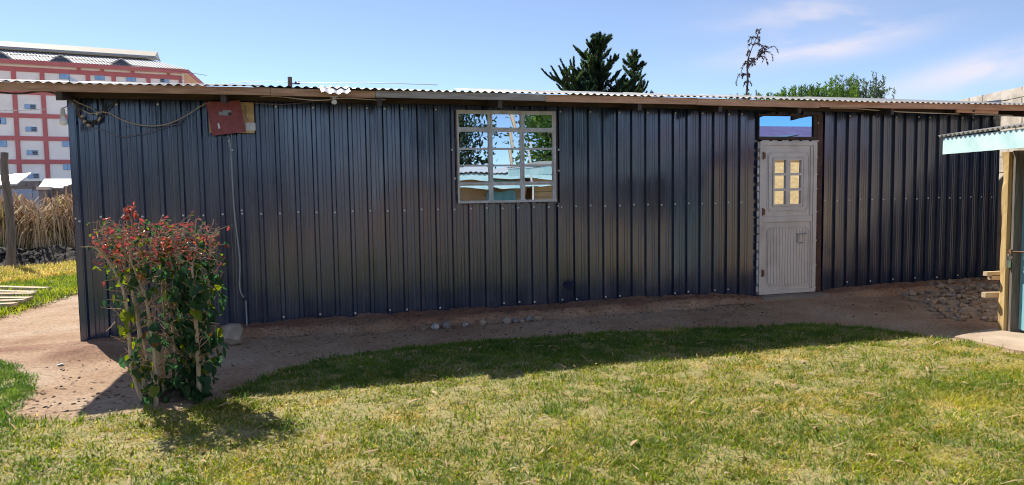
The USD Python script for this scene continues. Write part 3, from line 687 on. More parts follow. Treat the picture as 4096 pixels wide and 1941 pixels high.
edges = np.linspace(-2.66, 10.78, 18)
for i, (a, b) in enumerate(zip(edges[:-1], edges[1:])):
    slope = np.interp((a + b) / 2, [-2.7, -0.4, 0.2, 2.2, 2.9, 12], [0.134, 0.133, 0.116, 0.116, 0.138, 0.138]) + rs.uniform(-0.003, 0.004)
    lift, front = rs.uniform(-0.002, 0.006), YE - 0.07 + rs.uniform(-0.03, 0.03)
    xs = np.arange(a, b + PITCH_C * 0.6, PITCH_C / 8)
    ys = np.r_[np.linspace(front, front + 0.25, 3), np.linspace(front + 0.8, 12.8, 7)]
    Xr, Yr = np.meshgrid(xs, ys, indexing="ij")
    wob = 0.006 * (meshkit.fbm(np.stack([Xr * 1.5, Yr * 2, 0 * Xr], -1), 3, i + 5) - 0.5)
    Zr = eave(Xr) + lift + 0.012 + AMP * np.cos(2 * np.pi * Xr / PITCH_C) + (Yr - YE) * slope + wob
    top = np.stack([Xr, Yr, Zr], -1).reshape(-1, 3)
    f = grid_faces(len(xs), len(ys))
    obj("roof_sheet", (top, f), M["galv"], shed, smooth=30)
# fascia boards, each its own length of timber
for a, b, m, dz, hh in ((-2.63, -0.10, "fascia_brown", 0.0, 0.078), (-0.095, 0.98, "fascia_brown", -0.004, 0.076), (0.985, 2.93, "fascia_grey", 0.002, 0.074), (2.935, 4.9, "fascia_orange", 0.0, 0.080), (4.905, 6.7, "fascia_orange", -0.003, 0.082), (6.705, 9.3, "fascia_orange", 0.002, 0.076), (9.305, 10.74, "fascia_orange", 0.0, 0.080)):
    za, zb = float(eave(a)) - 0.004 + dz, float(eave(b)) - 0.004 + dz
    obj("fascia_board", beam((a, YE - 0.01, za - hh / 2), (b, YE - 0.01, zb - hh / 2), 0.026, hh), M[m], shed)
for x in (-2.05, -0.56, 1.03, 2.39, 4.14, 5.25, 6.42, 7.9, 9.3, 10.3):
    obj("rafter", beam((x, YE + 0.006, 2.455), (x, 12.55, 2.455 + (12.55 - YE) * 0.125), 0.05, 0.10), M["dark_timber"], shed)
obj("wall_plate", beam((-2.10, 8.775, 2.525), (10.46, 8.775, 2.525), 0.07, 0.075), M["dark_timber"], shed)
obj("purlin", beam((-2.6, 8.50, 2.548), (10.7, 8.50, 2.548), 0.05, 0.05), M["dark_timber"], shed)
obj("purlin", beam((-2.6, 10.6, 2.80), (10.7, 10.6, 2.80), 0.05, 0.05), M["dark_timber"], shed)
obj("barge_board", beam((-2.61, YE + 0.01, 2.52), (-2.61, 12.7, 3.07), 0.03, 0.06), M["fascia_brown"], shed)
obj("brace", beam((9.0, YE + 0.02, 2.475), (9.75, YE + 0.02, 2.462), 0.03, 0.05), M["fascia_orange"], shed)

# window with fifteen panes
W0, W1, H0, H1 = 2.000, 3.243, 1.324, 2.424
cols = [(2.020, 2.380), (2.436, 2.786), (2.838, 3.202)]
rows = [(2.226, 2.386), (1.982, 2.174), (1.780, 1.958), (1.570, 1.758), (1.347, 1.528)]
holes = [(c, r) for r in rows for c in cols]
plate = sbox(W0, H0, W1, H1)
for (xa, xb), (za, zb) in holes:
    plate = plate.difference(rrect(xa, za, xb, zb, 0.022))
win = obj("window", plate_xz(sbox(W0 - 0.006, H0 - 0.006, W1 + 0.006, H1 + 0.006).difference(sbox(W0 + 0.018, H0 + 0.018, W1 - 0.018, H1 - 0.018)), D - 0.046, D + 0.03), M["putty"], shed)
obj("frame", plate_xz(plate.intersection(sbox(W0 + 0.0005, H0 + 0.0005, W1 - 0.0005, H1 - 0.0005)), D - 0.040, D - 0.018), M["putty"], win)
for (xa, xb), (za, zb) in (((2.004, 2.402), (1.548, 2.196)), ((2.820, 3.226), (1.548, 2.196)), ((2.418, 2.804), (2.204, 2.410))):
    cs = sbox(xa, za, xb, zb).difference(sbox(xa + 0.014, za + 0.014, xb - 0.014, zb - 0.014))
    obj("casement", plate_xz(cs, D - 0.052, D - 0.0405), M["putty"], win)
tilts = {0: (-0.10, 0.2), 1: (0.05, -0.2), 2: (-0.08, 0.2), 3: (0.10, 0.15), 4: (0.12, 0.0), 5: (0.05, -0.1), 6: (0.0, 0.1), 7: (0.14, 0.2), 8: (0.08, 0.0), 9: (0.10, 0.1), 10: (0.15, -0.1), 11: (0.05, 0.1), 12: (0.60, 0.15), 13: (0.66, 0.05), 14: (0.55, 0.1)}
for i, ((xa, xb), (za, zb)) in enumerate(holes):
    ax, az = (math.radians(t) for t in tilts[i])
    xc, zc = (xa + xb) / 2, (za + zb) / 2
    gx_, gz_ = np.meshgrid(np.linspace(xa - 0.004, xb + 0.004, 9), np.linspace(za - 0.004, zb + 0.004, 6), indexing="ij")
    p = np.stack([gx_ * 3, gz_ * 3, np.full_like(gx_, i * 1.7)], -1)
    yy = D - 0.029 + (gz_ - zc) * math.tan(ax) + (gx_ - xc) * math.tan(az) + 0.0016 * (meshkit.fbm(p, 2, 9) - 0.5)
    obj("pane", (np.stack([gx_, yy, gz_], -1).reshape(-1, 3), grid_faces(9, 6)), M["pane"], win, smooth=True)
rim = []
for x in np.arange(W0 + 0.05, W1 - 0.05, 0.105):
    rim.append(box(x + rs.uniform(-0.02, 0.02), x + rs.uniform(0.03, 0.06), D - 0.050, D - 0.020, H0 - 0.022, H0 - 0.0065))
    rim.append(box(x + rs.uniform(-0.02, 0.02), x + rs.uniform(0.03, 0.06), D - 0.050, D - 0.020, H1 + 0.0065, H1 + 0.016))
for z in np.arange(H0 + 0.03, H1 - 0.05, 0.13):
    for s, x in ((-1, W0 - 0.007), (1, W1 + 0.007)):
        rim.append(box(min(x, x + s * 0.018), max(x, x + s * 0.018), D - 0.050, D - 0.010, z, z + rs.uniform(0.07, 0.13)))
for m_ in rim:
    obj("rusty_flashing", m_, M["rust"], win)

# door with fanlight
dr = obj("door", plate_xz(sbox(6.180, -0.02, 7.100, 2.075).difference(sbox(6.232, 0.03, 7.042, 2.018)), D - 0.060, D + 0.01), M["steel_grey"], shed)
leaf = sbox(6.2325, 0.0305, 7.0415, 2.0175)
wopen = sbox(6.414, 1.213, 6.850, 1.822)
obj("leaf", plate_xz(leaf.difference(wopen), D - 0.040, D - 0.010), M["steel_grey"], dr)
obj("mid_rail", box(6.234, 7.040, D - 0.052, D - 0.0405, 0.968, 1.052, 0.006), M["steel_grey"], dr)
obj("edge_strip", box(7.016, 7.040, D - 0.054, D - 0.0405, 0.035, 0.962, 0.004), M["steel_grey"], dr)
obj("edge_strip", box(7.000, 7.040, D - 0.054, D - 0.0405, 1.058, 2.012, 0.004), M["steel_grey"], dr)
up = octagon(6.312, 1.118, 6.975, 1.932, 0.05)
obj("upper_panel", plate_xz(up.buffer(-0.016, join_style=2).difference(wopen.buffer(0.035, join_style=2)), D - 0.050, D - 0.0405), M["steel_grey"], dr)
obj("panel_moulding", plate_xz(up.buffer(0.006, join_style=2).difference(up.buffer(-0.004, join_style=2)), D - 0.047, D - 0.0405), M["steel_grey"], dr)
lo = octagon(6.312, 0.088, 6.985, 0.902, 0.05)
obj("panel_moulding", plate_xz(lo.buffer(0.006, join_style=2).difference(lo.buffer(-0.004, join_style=2)), D - 0.047, D - 0.0405), M["steel_grey"], dr)
inner = lo.buffer(-0.014, join_style=2)
xs_ = np.linspace(6.326, 6.971, 15)
for a, b in zip(xs_[:-1], xs_[1:]):
    s = inner.intersection(sbox(a + 0.0028, 0, b - 0.0028, 2))
    if not s.is_empty:
        obj("pressed_strip", plate_xz(s, D - 0.0475, D - 0.0405), M["steel_grey"], dr)
bars = wopen.buffer(0.022, join_style=2).difference(wopen)
pan = []
for a, b in ((6.414, 6.602), (6.666, 6.850)):
    for c, d in ((1.213, 1.402), (1.430, 1.612), (1.640, 1.822)):
        pan.append((a, c, b, d))
grid_ = wopen.buffer(0.022, join_style=2)
for a, c, b, d in pan:
    grid_ = grid_.difference(sbox(a + 0.003, c + 0.003, b - 0.003, d - 0.003))
obj("glazing_bars", plate_xz(grid_, D - 0.056, D - 0.022), M["steel_grey"], dr)
for i, (a, c, b, d) in enumerate(pan):
    t = math.radians(-0.5 if i % 3 < 2 else -0.9)
    vv = np.array([[a, D - 0.030 - math.tan(t) * (d - c) / 2, c], [b, D - 0.030 - math.tan(t) * (d - c) / 2, c], [b, D - 0.030 + math.tan(t) * (d - c) / 2, d], [a, D - 0.030 + math.tan(t) * (d - c) / 2, d]])
    obj("pane", (vv, np.array([[0, 1, 2, 3]])), M["door_pane"], dr)
obj("handle", join(tube(spline([(6.785, D - 0.052, 0.803), (6.86, D - 0.058, 0.800), (6.938, D - 0.053, 0.802)], 8), 0.006), tube(spline([(6.795, D - 0.054, 0.800), (6.796, D - 0.066, 0.74), (6.800, D - 0.064, 0.685), (6.84, D - 0.062, 0.676), (6.89, D - 0.062, 0.682)], 16), 0.007), box(6.776, 6.796, D - 0.058, D - 0.0478, 0.792, 0.814), box(6.926, 6.946, D - 0.058, D - 0.0478, 0.791, 0.812)), M["grey_plastic"], dr)
for z in (0.28, 1.12, 1.88):
    obj("hinge", join(tube([(6.226, D - 0.068, z - 0.05), (6.226, D - 0.068, z + 0.05)], 0.010, 8), box(6.236, 6.262, D - 0.066, D - 0.0605, z - 0.04, z + 0.04)), M["rusty_iron"], dr)
jag = []
for z in np.arange(0.02, 2.03, 0.115):
    jag.append(box(6.150 + rs.uniform(-0.004, 0.006), 6.1795, D - 0.050, D - 0.026, z, z + rs.uniform(0.07, 0.112), 0.006))
for x in np.arange(6.22, 7.05, 0.16):
    jag.append(box(x, x + rs.uniform(0.08, 0.13), D - 0.050, D - 0.026, 2.0755, 2.092, 0.005))
for m_ in jag:
    obj("foam_lump", m_, M["steel_grey"], dr)
fan = obj("fanlight", plate_xz(sbox(6.165, 2.095, 7.10, 2.440).difference(sbox(6.178, 2.138, 7.050, 2.418)), D - 0.045, D + 0.01), M["dark_timber"], shed)
fv = np.array([[6.17, D - 0.020, 2.13], [7.06, D - 0.020, 2.13], [7.06, D - 0.022, 2.43], [6.17, D - 0.022, 2.43]])
obj("pane", (fv, np.array([[0, 1, 2, 3]])), M["fan_pane"], fan)
obj("sheet_corner", (np.array([[6.70, D - 0.047, 2.418], [6.98, D - 0.047, 2.418], [6.80, D - 0.047, 2.385], [6.70, D - 0.047, 2.360]]), np.array([[0, 1, 2, 3]])), M["dark_timber"], fan)
obj("threshold", join(box(6.12, 7.22, D - 0.24, D - 0.030, -0.14, -0.028, 0.02)), mat("concrete_step_look", (0.20, 0.175, 0.15), (0.29, 0.255, 0.22), 5.0, 0.95, 0.5, 40), shed)

# ------------------------------------------------------------------ things on the shed wall
b = thing("meter_board", "maroon board tilted over a yellow plywood panel high on the shed wall", "meter board", (-0.53, 8.80, 2.10))
obj("back_panel", join(box(-0.748, -0.283, 8.770, 8.786, 2.138, 2.474, 0.003)), M["plywood"], b)
ctr, ang = np.array([-0.570, 2.296]), math.radians(-7.5)
ca, sa = math.cos(ang), math.sin(ang)
poly = Polygon([(-0.764, 2.456), (-0.419, 2.485), (-0.373, 2.146), (-0.712, 2.104)]).difference(sbox(-0.622, 2.318, -0.512, 2.376))
obj("front_board", plate_xz(poly, 8.700, 8.716), M["maroon"], b)
obj("spacer", join(box(-0.69, -0.44, 8.7165, 8.7695, 2.16, 2.44)), M["maroon"], b)
obj("meter", join(box(-0.640, -0.600, 8.694, 8.7155, 2.322, 2.362, 0.004), box(-0.585, -0.545, 8.705, 8.716, 2.328, 2.368, 0.003), box(-0.600, -0.510, 8.7080, 8.7164, 2.3185, 2.3760)), M["grey_plastic"], b)
obj("breaker", join(box(-0.545, -0.512, 8.7020, 8.7078, 2.320, 2.352, 0.002)), M["black"], b)
obj("tag", plate_xz(Polygon([(-0.655, 2.235), (-0.640, 2.240), (-0.630, 2.185), (-0.645, 2.172), (-0.652, 2.190)]), 8.697, 8.6995), M["paper"], b)
obj("label_paper", plate_xz(sbox(-0.374, 2.166, -0.272, 2.250), 8.7655, 8.7695), M["paper"], b)
obj("wire", tube(spline([(-0.40, 8.755, 2.46), (-0.365, 8.752, 2.40), (-0.372, 8.752, 2.33), (-0.335, 8.752, 2.27)], 14), 0.003, 5), M["cable_mauve"], b)

cd = thing("conduit_pipe", "thin grey conduit running slanting down the wall below the maroon board", "pipe", (-0.5, 8.77, 0.0))
obj("pipe", tube(spline([(-0.547, 8.795, 2.09), (-0.536, 8.79, 1.727), (-0.521, 8.79, 1.162), (-0.498, 8.79, 0.590), (-0.480, 8.79, 0.345), (-0.462, 8.79, 0.318)], 40), 0.0085, 8), M["grey_plastic"], cd, smooth=40)
obj("elbow", tube(spline([(-0.470, 8.79, 0.318), (-0.452, 8.788, 0.312), (-0.447, 8.79, 0.290)], 8), 0.013, 8), M["black"], cd, smooth=40)
obj("lower_pipe", tube([(-0.447, 8.79, 0.295), (-0.446, 8.79, 0.16), (-0.447, 8.79, 0.0)], 0.008, 8), M["grey_plastic"], cd, smooth=40)


def bulb(name_label, c, hook, group=None, s=1.0):
    t = thing("light_bulb", name_label, "light bulb", c)
    c = np.asarray(c)
    obj("glass", lathe(np.array([(0, -0.075), (0.018, -0.073), (0.030, -0.060), (0.034, -0.044), (0.030, -0.026), (0.018, -0.004), (0.015, 0.006), (0, 0.006)]) * s, c, 18), M["bulb"], t, smooth=50)
    obj("holder", lathe(np.array([(0, 0.0065), (0.020, 0.0065), (0.024, 0.016), (0.024, 0.022), (0.019, 0.028), (0.017, 0.060), (0.012, 0.074), (0, 0.076)]) * s, c, 14), M["holder"], t, smooth=40)
    obj("cord", tube(spline([c + np.array([0, 0, 0.074]) * s, (c + np.asarray(hook)) / 2 + [0.008, 0, 0], hook], 10), 0.004, 6), M["cable_dark"], t)


bulb("bare light bulb hanging from the roof overhang left of the shed corner", (-2.055, 8.42, 2.262), (-2.02, 8.44, 2.45), s=1.15)
t = thing("light_bulb", "light bulb in a bracket under the middle of the fascia board", "light bulb", (0.545, 8.245, 2.41))
obj("glass", lathe([(0, 2.425), (0.016, 2.427), (0.027, 2.437), (0.030, 2.450), (0.026, 2.464), (0.015, 2.476), (0, 2.477)], (0.545, 8.245, -0.018), 18), M["bulb"], t, smooth=50)
obj("holder", lathe([(0, 2.4775), (0.018, 2.4775), (0.022, 2.490), (0.022, 2.497), (0, 2.4975)], (0.545, 8.245, -0.018), 14), M["holder"], t, smooth=40)
obj("bracket", join(box(0.505, 0.585, 8.235, 8.269, 2.480, 2.497, 0.004)), M["holder"], t)


def cable(label, pts, r, m, n=40, sides=6):
    return obj("cable", tube(spline(pts, n), r, sides), M[m], smooth=60, label=label, cat="cable")


wp = lambda x, y, Yp: on_plane(x, y, Yp)
cable("pale cable sagging along the wall from the corner to the maroon board", [wp(*p, 8.72) for p in ((178, 252), (190, 262), (215, 281), (232, 286), (250, 282), (275, 285), (300, 298), (350, 314), (400, 316), (440, 305), (480, 283), (522, 258))], 0.0065, "cable_light")
cable("thin mauve wire hanging below the pale cable at the left end", [wp(*p, 8.76) for p in ((182, 262), (205, 300), (217, 316), (240, 322), (262, 331), (300, 343), (340, 340), (380, 331), (420, 318), (446, 312))], 0.0035, "cable_mauve")
ck = [wp(*p, 8.78) for p in ((200, 246), (192, 270), (205, 297), (235, 306), (255, 292), (259, 268), (250, 250), (236, 243))]
cable("dark coil of cable tied up at the top left corner of the wall", ck, 0.011, "cable_dark")
cable("dark cable hanging in a loop beside the coil at the corner", [wp(*p, 8.785) for p in ((196, 275), (215, 308), (240, 312), (258, 290), (275, 268), (295, 256))], 0.008, "cable_dark")
cable("dark supply cable coming in from the left to the shed corner", [wp(-60, 234, 8.30), wp(0, 233, 8.34), wp(60, 235, 8.38), wp(110, 230, 8.44), wp(150, 240, 8.47), wp(180, 256, 8.5), wp(196, 272, 8.78)], 0.010, "cable_dark")
cable("white wire strung across from the left below the supply cable", [wp(-60, 279, 12.0), wp(40, 278, 12.0), wp(115, 275, 12.0)], 0.006, "cable_white", 12)
cable("short pale wire end poking out of the coil", [wp(*p, 8.74) for p in ((183, 250), (205, 262), (225, 270), (238, 276))], 0.0065, "cable_light", 14)
cable("brown wire twisted into a small bundle on the mauve wire", [wp(417 + 9 * k + 7 * math.sin(k * 2.3), 309 + 7 * math.cos(k * 2.3) - k * 0.8, 8.75) for k in range(6)], 0.004, "cable_mauve", 40)
cable("white cable strung under the eave from the door to the right", [(7.08, 8.52, 2.505), (7.19, 8.50, 2.506), (7.80, 8.5, 2.486), (8.67, 8.5, 2.461), (9.25, 8.5, 2.455), (10.085, 8.5, 2.448), (11.5, 8.5, 2.45)], 0.008, "cable_white")
cable("pale cable along the underside of the eave left of the middle bulb", [(-0.2, 8.36, 2.486), (0.15, 8.31, 2.470), (0.50, 8.262, 2.458), (0.56, 8.262, 2.468), (0.85, 8.30, 2.476), (1.10, 8.34, 2.480)], 0.006, "cable_light", 24)
cable("thin drooping wire between the maroon board and the middle bulb", [(-0.33, 8.70, 2.46), (-0.1, 8.66, 2.445), (0.12, 8.60, 2.445), (0.38, 8.50, 2.478)], 0.0035, "cable_mauve", 18)
cl = []
for x, y in ((207, 290), (212, 303), (222, 313), (245, 285), (249, 300)):
    c = wp(x, y, 8.75)
    cl.append(c)
    obj("cable_clip", tube([c - [0.010, 0, 0.02], c + [0.002, -0.006, 0], c + [0.012, 0, 0.02 if x > 230 else -0.014]], 0.011, 6), M["cable_light"], label="%s pale tape knot on the cables at the corner" % {207: "uppermost left", 212: "middle left", 222: "lowest left", 245: "upper right", 249: "lower right"}[x], cat="cable tie")
# broken piece of corrugated sheet hanging over the roof edge
xs_ = np.linspace(0.405, 0.700, 30)
ys_ = np.linspace(0, 1, 6)
Xo, To = np.meshgrid(xs_, ys_, indexing="ij")
cut = 0.05 * np.abs((Xo - 0.55) / 0.15) ** 2
Yo, Zo = 8.50 - 0.52 * To + cut * To, 2.630 - 0.140 * To ** 1.4 + 0.010 * np.cos(2 * np.pi * Xo / 0.088) + cut * To * 0.5
Vo = np.stack([Xo, Yo, Zo], -1).reshape(-1, 3)
Fo = join((Vo, grid_faces(30, 6)))[1]
obj("sheet_offcut", (np.vstack([Vo, Vo - [0, 0, 0.0015]]), np.vstack([Fo, Fo[:, ::-1] + len(Vo)])), mat("white_sheet_look", (0.62, 0.62, 0.60), (0.74, 0.74, 0.72), 6.0, 0.5), smooth=30, label="torn white piece of corrugated sheet bent over the roof edge above the bulb", cat="roof sheet")

# ------------------------------------------------------------------ turquoise shed at the right edge
A = np.array([7.20, 5.98, 0.0])
dv = np.array([-0.33, -0.944, 0.0])
dv /= np.linalg.norm(dv)
nv = np.array([dv[1], -dv[0], 0.0])
T = lambda s, o, z: A + dv * s + nv * o + np.array([0, 0, z])
ts = thing("turquoise_shed", "small timber shed with turquoise fascia and padlocked turquoise door", "shed", (A[0], A[1], GZ))


def tbox(s0, s1, o0, o1, z0, z1):
    v = np.array([T(s, o, z) for s in (s0, s1) for o in (o0, o1) for z in (z0, z1)])
    return trimesh.convex.convex_hull(v)


if T(0, 1, 0)[0] > A[0]:
    nv = -nv
rt = np.random.default_rng(8)
# the door post, with a wavy sawn edge
zs = np.linspace(-0.09, 1.79, 26)
V = []
for i, z in enumerate(zs):
    w = 0.004 * math.sin(z * 11) + rt.uniform(-0.004, 0.004) + (0.012 * max(0, z - 1.52) / 0.27)
    for s, o in ((0.0 - w * 0.8, 0.055 + w), (0.085 + w * 0.2, 0.05), (0.095, -0.03), (0.0, -0.03)):
        V.append(T(s, o, z))
F = []
for i in range(len(zs) - 1):
    for k in range(4):
        a, b_ = i * 4 + k, i * 4 + (k + 1) % 4
        F += [[a, b_, b_ + 4], [a, b_ + 4, a + 4]]
n4 = (len(zs) - 1) * 4
F += [[0, 2, 1], [0, 3, 2], [n4, n4 + 1, n4 + 2], [n4, n4 + 2, n4 + 3]]
tm = trimesh.Trimesh(np.array(V), np.array(F), process=False)
tm.fix_normals()
obj("door_post", tm, M["yellow_timber"], ts)
obj("door_jamb", tbox(0.098, 0.150, -0.10, 0.020, -0.09, 1.80), M["weathered"], ts)
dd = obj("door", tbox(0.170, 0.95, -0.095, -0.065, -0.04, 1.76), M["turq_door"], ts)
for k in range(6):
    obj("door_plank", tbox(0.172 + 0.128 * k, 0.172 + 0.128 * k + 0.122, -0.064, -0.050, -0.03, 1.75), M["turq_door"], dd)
obj("door_post", tbox(0.97, 1.06, -0.03, 0.05, -0.09, 1.79), M["yellow_timber"], ts)
obj("bolt", join(tube([T(0.11, 0.035, 0.765), T(0.30, -0.030, 0.775)], 0.009, 8), tbox(0.11, 0.15, 0.0205, 0.036, 0.74, 0.79)), M["rusty_iron"], dd)
lk = thing("padlock", "brass padlock hanging from the bolt of the turquoise door", "padlock", tuple(T(0.125, 0.05, 0.62)))
obj("body", trimesh.convex.convex_hull(np.array([T(s, o, z) for s in (0.098, 0.152) for o in (0.037, 0.060) for z in (0.605, 0.675)] + [T(0.125, o, z) for o in (0.034, 0.063) for z in (0.600, 0.680)])), M["brass"], lk)
obj("shackle", tube(spline([T(0.106, 0.048, 0.675), T(0.106, 0.048, 0.71), T(0.125, 0.048, 0.735), T(0.144, 0.048, 0.71), T(0.144, 0.048, 0.675)], 16), 0.006, 8), M["galv"], lk, smooth=40)
for k in range(8):
    obj("wall_board", tbox(1.08, 4.2, -0.04, -0.012, -0.08 + k * 0.225, -0.08 + k * 0.225 + 0.218), M["slab"], ts)
for k in range(8):
    z0 = -0.08 + k * 0.235
    v = np.array([A + nv * o + dv * s + [0, 0, z] for s in (0.002, 0.030) for o in (-0.035, -3.0) for z in (z0, z0 + 0.226)])
    obj("wall_board", trimesh.convex.convex_hull(v), M["slab"], ts)
# rails that stick out past the post
for (xa, ya), (xb, yb), h in (((2478, 689), (2530, 687), 0.045), ((2490, 698), (2530, 697), 0.05), ((2474, 742), (2530, 741), 0.055)):
    p0, p1 = on_plane(xa, ya, 6.10), on_plane(xb, yb, 6.10)
    obj("rail", beam(p0, p1, 0.05, h), M["plank"], ts)
# fascia and roof
F0, F1 = np.array([6.605, 6.21]), np.array([6.605, 6.21]) + dv[:2] * 5.2
n2 = nv[:2]
dz = 0.0
fb = np.array([[*(F0 + n2 * o), z] for o in (0, 0.024) for z in (1.778, 1.945)] + [[*(F1 + n2 * o), z] for o in (0, 0.024) for z in (1.778, 1.945)])
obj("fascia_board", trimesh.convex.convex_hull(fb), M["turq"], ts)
E0 = F0 - dv[:2] * 0.05
ss = np.arange(0, 5.3, 0.08 / 8)
oo = np.array([0.052, 0.02, -0.3, -0.9, -1.6, -2.4, -3.2])
S_, O_ = np.meshgrid(ss, oo, indexing="ij")
R3 = np.stack([E0[0] + dv[0] * S_ + n2[0] * O_, E0[1] + dv[1] * S_ + n2[1] * O_, 1.968 + 0.012 * np.cos(2 * np.pi * S_ / 0.08) + (0.052 - O_) * 0.13], -1)
obj("roof_sheet", (R3.reshape(-1, 3), grid_faces(len(ss), len(oo))), M["pale_roof"], ts, smooth=30)
for s in (0.12, 1.6, 3.2):
    obj("rafter", beam(T(s, 0.60, 1.90), T(s, -2.0, 2.19), 0.05, 0.07), M["weathered"], ts)
obj("concrete_apron", obj_mesh := trimesh.convex.convex_hull(np.array([[x, y, z] for x, y in ((6.42, 5.86), (6.95, 6.02), (7.30, 6.05), (7.25, 5.0), (6.9, 4.2), (6.62, 4.3), (6.40, 5.2)) for z in (-0.16, -0.062)])), mat("apron_look", (0.38, 0.28, 0.20), (0.50, 0.385, 0.285), 4.0, 0.95, 0.5, 35), label="dusty pale concrete apron before the turquoise door", cat="paving", kind="structure")

# ------------------------------------------------------------------ stones
def rock(seed, n=22, squash=(1, 1, 0.75), sub=0, noise=0.0):
    r = np.random.default_rng(seed)
    p = r.normal(size=(n, 3))
    p = p / np.linalg.norm(p, axis=1, keepdims=True) * r.uniform(0.75, 1.0, (n, 1)) * np.array(squash)
    m = trimesh.convex.convex_hull(p)
    for _ in range(sub):
        m = m.subdivide()
    v = np.asarray(m.vertices).copy()
    if noise:
        v += (meshkit.fbm(v[:, :, None].reshape(-1, 3) * 2.4, 4, seed)[:, None] - 0.5) * noise * v
    return v, np.asarray(m.faces)


v, f = rock(901, 26, (0.62, 0.55, 0.62), 3, 0.35)
v[:, 2] = np.minimum(v[:, 2], 0.40 + 0.06 * v[:, 0])
obj("boulder", (v * 0.235 + [-0.575, 8.16, 0.045], f), M["boulder"], smooth=35, label="large squarish grey boulder at the foot of the wall behind the bush", cat="boulder")
lab = [("brown rounded stone, leftmost of the row along the soil bank", 345, 430, 60, "stone"), ("pale bluish block of stone standing in the row along the bank", 512, 400, 68, "stone_pale"), ("dark long stone lying right of the pale bluish block", 685, 440, 84, "stone_grey"),
       ("small white crumpled stone on the edge of the bank", 960, 412, 50, "stone_pale"), ("broad brown stone half buried in the bank", 1215, 385, 62, "stone"), ("pale round stone left of the dark pair on the bank", 1575, 350, 70, "boulder"),
       ("dark stone wedged right of the pale round stone", 1700, 345, 58, "stone_grey"), ("brown stone tucked behind the dark wedged stone", 1790, 315, 46, "stone"), ("flat topped stone high on the bank near the right of the row", 1885, 265, 66, "stone_grey"), ("large round mottled stone, rightmost of the row on the bank", 2020, 305, 72, "stone")]
for i, (l, zx, zy, rz, m) in enumerate(lab):
    fx, fy = 1600 + zx / 3.68, 1180 + zy / 3.68
    c = on_level(fx / 1.59, (fy + 10) / 1.59, GZ + 0.02)
    wb = float(np.interp(c[0], BW[:, 0], BW[:, 1]))
    c = on_plane(fx / 1.59, (fy + 4) / 1.59, 8.84 - wb * (1.16 if "high on" not in l else 1.0) - 0.02)
    c[2] = float(ground_z(np.array([c[0]]), np.array([c[1]]), False)[0]) + 0.5 * rz / 3.68 / FPX * 10.0
    v, f = rock(300 + i, 20, (1, 0.85, 0.85), 2, 0.3)
    obj("stone", (v * (rz / 3.68 / FPX * 10.0) + c, f), M[m], smooth=30, label=l, cat="stone")
HEAP = Polygon([(8.1, 8.35), (9.0, 8.55), (10.5, 8.62), (10.45, 8.1), (9.2, 7.2), (7.9, 6.35), (7.45, 6.25), (7.12, 6.75), (7.6, 7.35)])
rh = np.random.default_rng(17)
kinds = []
cnt = 0
pts = scatter(HEAP, 76, rh)
for i, (x, y) in enumerate(pts):
    s = rh.uniform(0.026, 0.068) * (0.8 if y < 6.9 else 1.0)
    z = float(ground_z(np.array([x]), np.array([y]), False)[0]) + s * 0.40
    if len(kinds) < 8:
        t = thing("rubble_stone", "angular broken stone lying in the rubble heap by the turquoise shed", "stone", (x, y, z), group="broken stones of the rubble heap")
        v, f = rock(500 + i, 16, (1, 0.8, 0.6))
        _origin[str(t.GetPath())] = np.zeros(3)
        obj("stone_body", (v * 1.0, f), M[("stone", "stone", "boulder", "stone")[i % 4]], t)
        kinds.append(t)
    else:
        src = kinds[i % 8]
        path = numbered("/World", "rubble_stone")
        x_ = UsdGeom.Xform.Define(stage, path)
        x_.GetPrim().GetReferences().AddInternalReference(src.GetPath())
        x_.GetPrim().SetInstanceable(True)
        x_.ClearXformOpOrder()
        x_.AddTranslateOp().Set(Gf.Vec3d(float(x), float(y), float(z)))
        t = x_.GetPrim()
    xf = UsdGeom.Xformable(t)
    xf.AddRotateXYZOp().Set(Gf.Vec3f(*map(float, (rh.uniform(-25, 25), rh.uniform(-25, 25), rh.uniform(0, 360)))))
    xf.AddScaleOp().Set(Gf.Vec3f(float(s * 1.2), float(s * 1.2), float(s * 1.2)))
# small stones, clods and litter nobody would count
gl = []
for (x, y) in np.vstack([scatter(Polygon([(6.2, 7.2), (8.2, 6.9), (8.3, 8.4), (6.9, 8.5)]), 40, rh), scatter(Polygon([(-0.4, 8.2), (6.0, 8.2), (6.0, 8.76), (-0.4, 8.76)]), 150, rh), scatter(Polygon([(-2.6, 6.0), (-1.1, 6.0), (-0.2, 7.2), (6, 7.4), (6, 8.2), (-0.3, 8.2), (-2.4, 7.8)]), 60, rh), scatter(HEAP, 60, rh), scatter(Polygon([(-1.95, 5.9), (-1.2, 5.85), (-1.1, 6.4), (-1.9, 6.6)]), 60, rh)]):
    v, f = rock(int(rh.integers(0, 12)) + 700, 10, (1, 0.8, 0.6))
    a = rh.uniform(0, 6.28)
    Rz = np.array([[math.cos(a), -math.sin(a), 0], [math.sin(a), math.cos(a), 0], [0, 0, 1]])
    s = rh.uniform(0.005, 0.017) if rh.random() < 0.8 else rh.uniform(0.015, 0.028)
    gl.append((v @ Rz * s + [x, y, float(ground_z(np.array([x]), np.array([y]))[0])], f))
obj("gravel", join(*gl), mat("gravel_look", (0.12, 0.095, 0.075), (0.30, 0.25, 0.20), 9.0, 0.95, island=1.0), label="small loose stones and clods on the path and soil bank", cat="gravel", kind="stuff")
lt = []
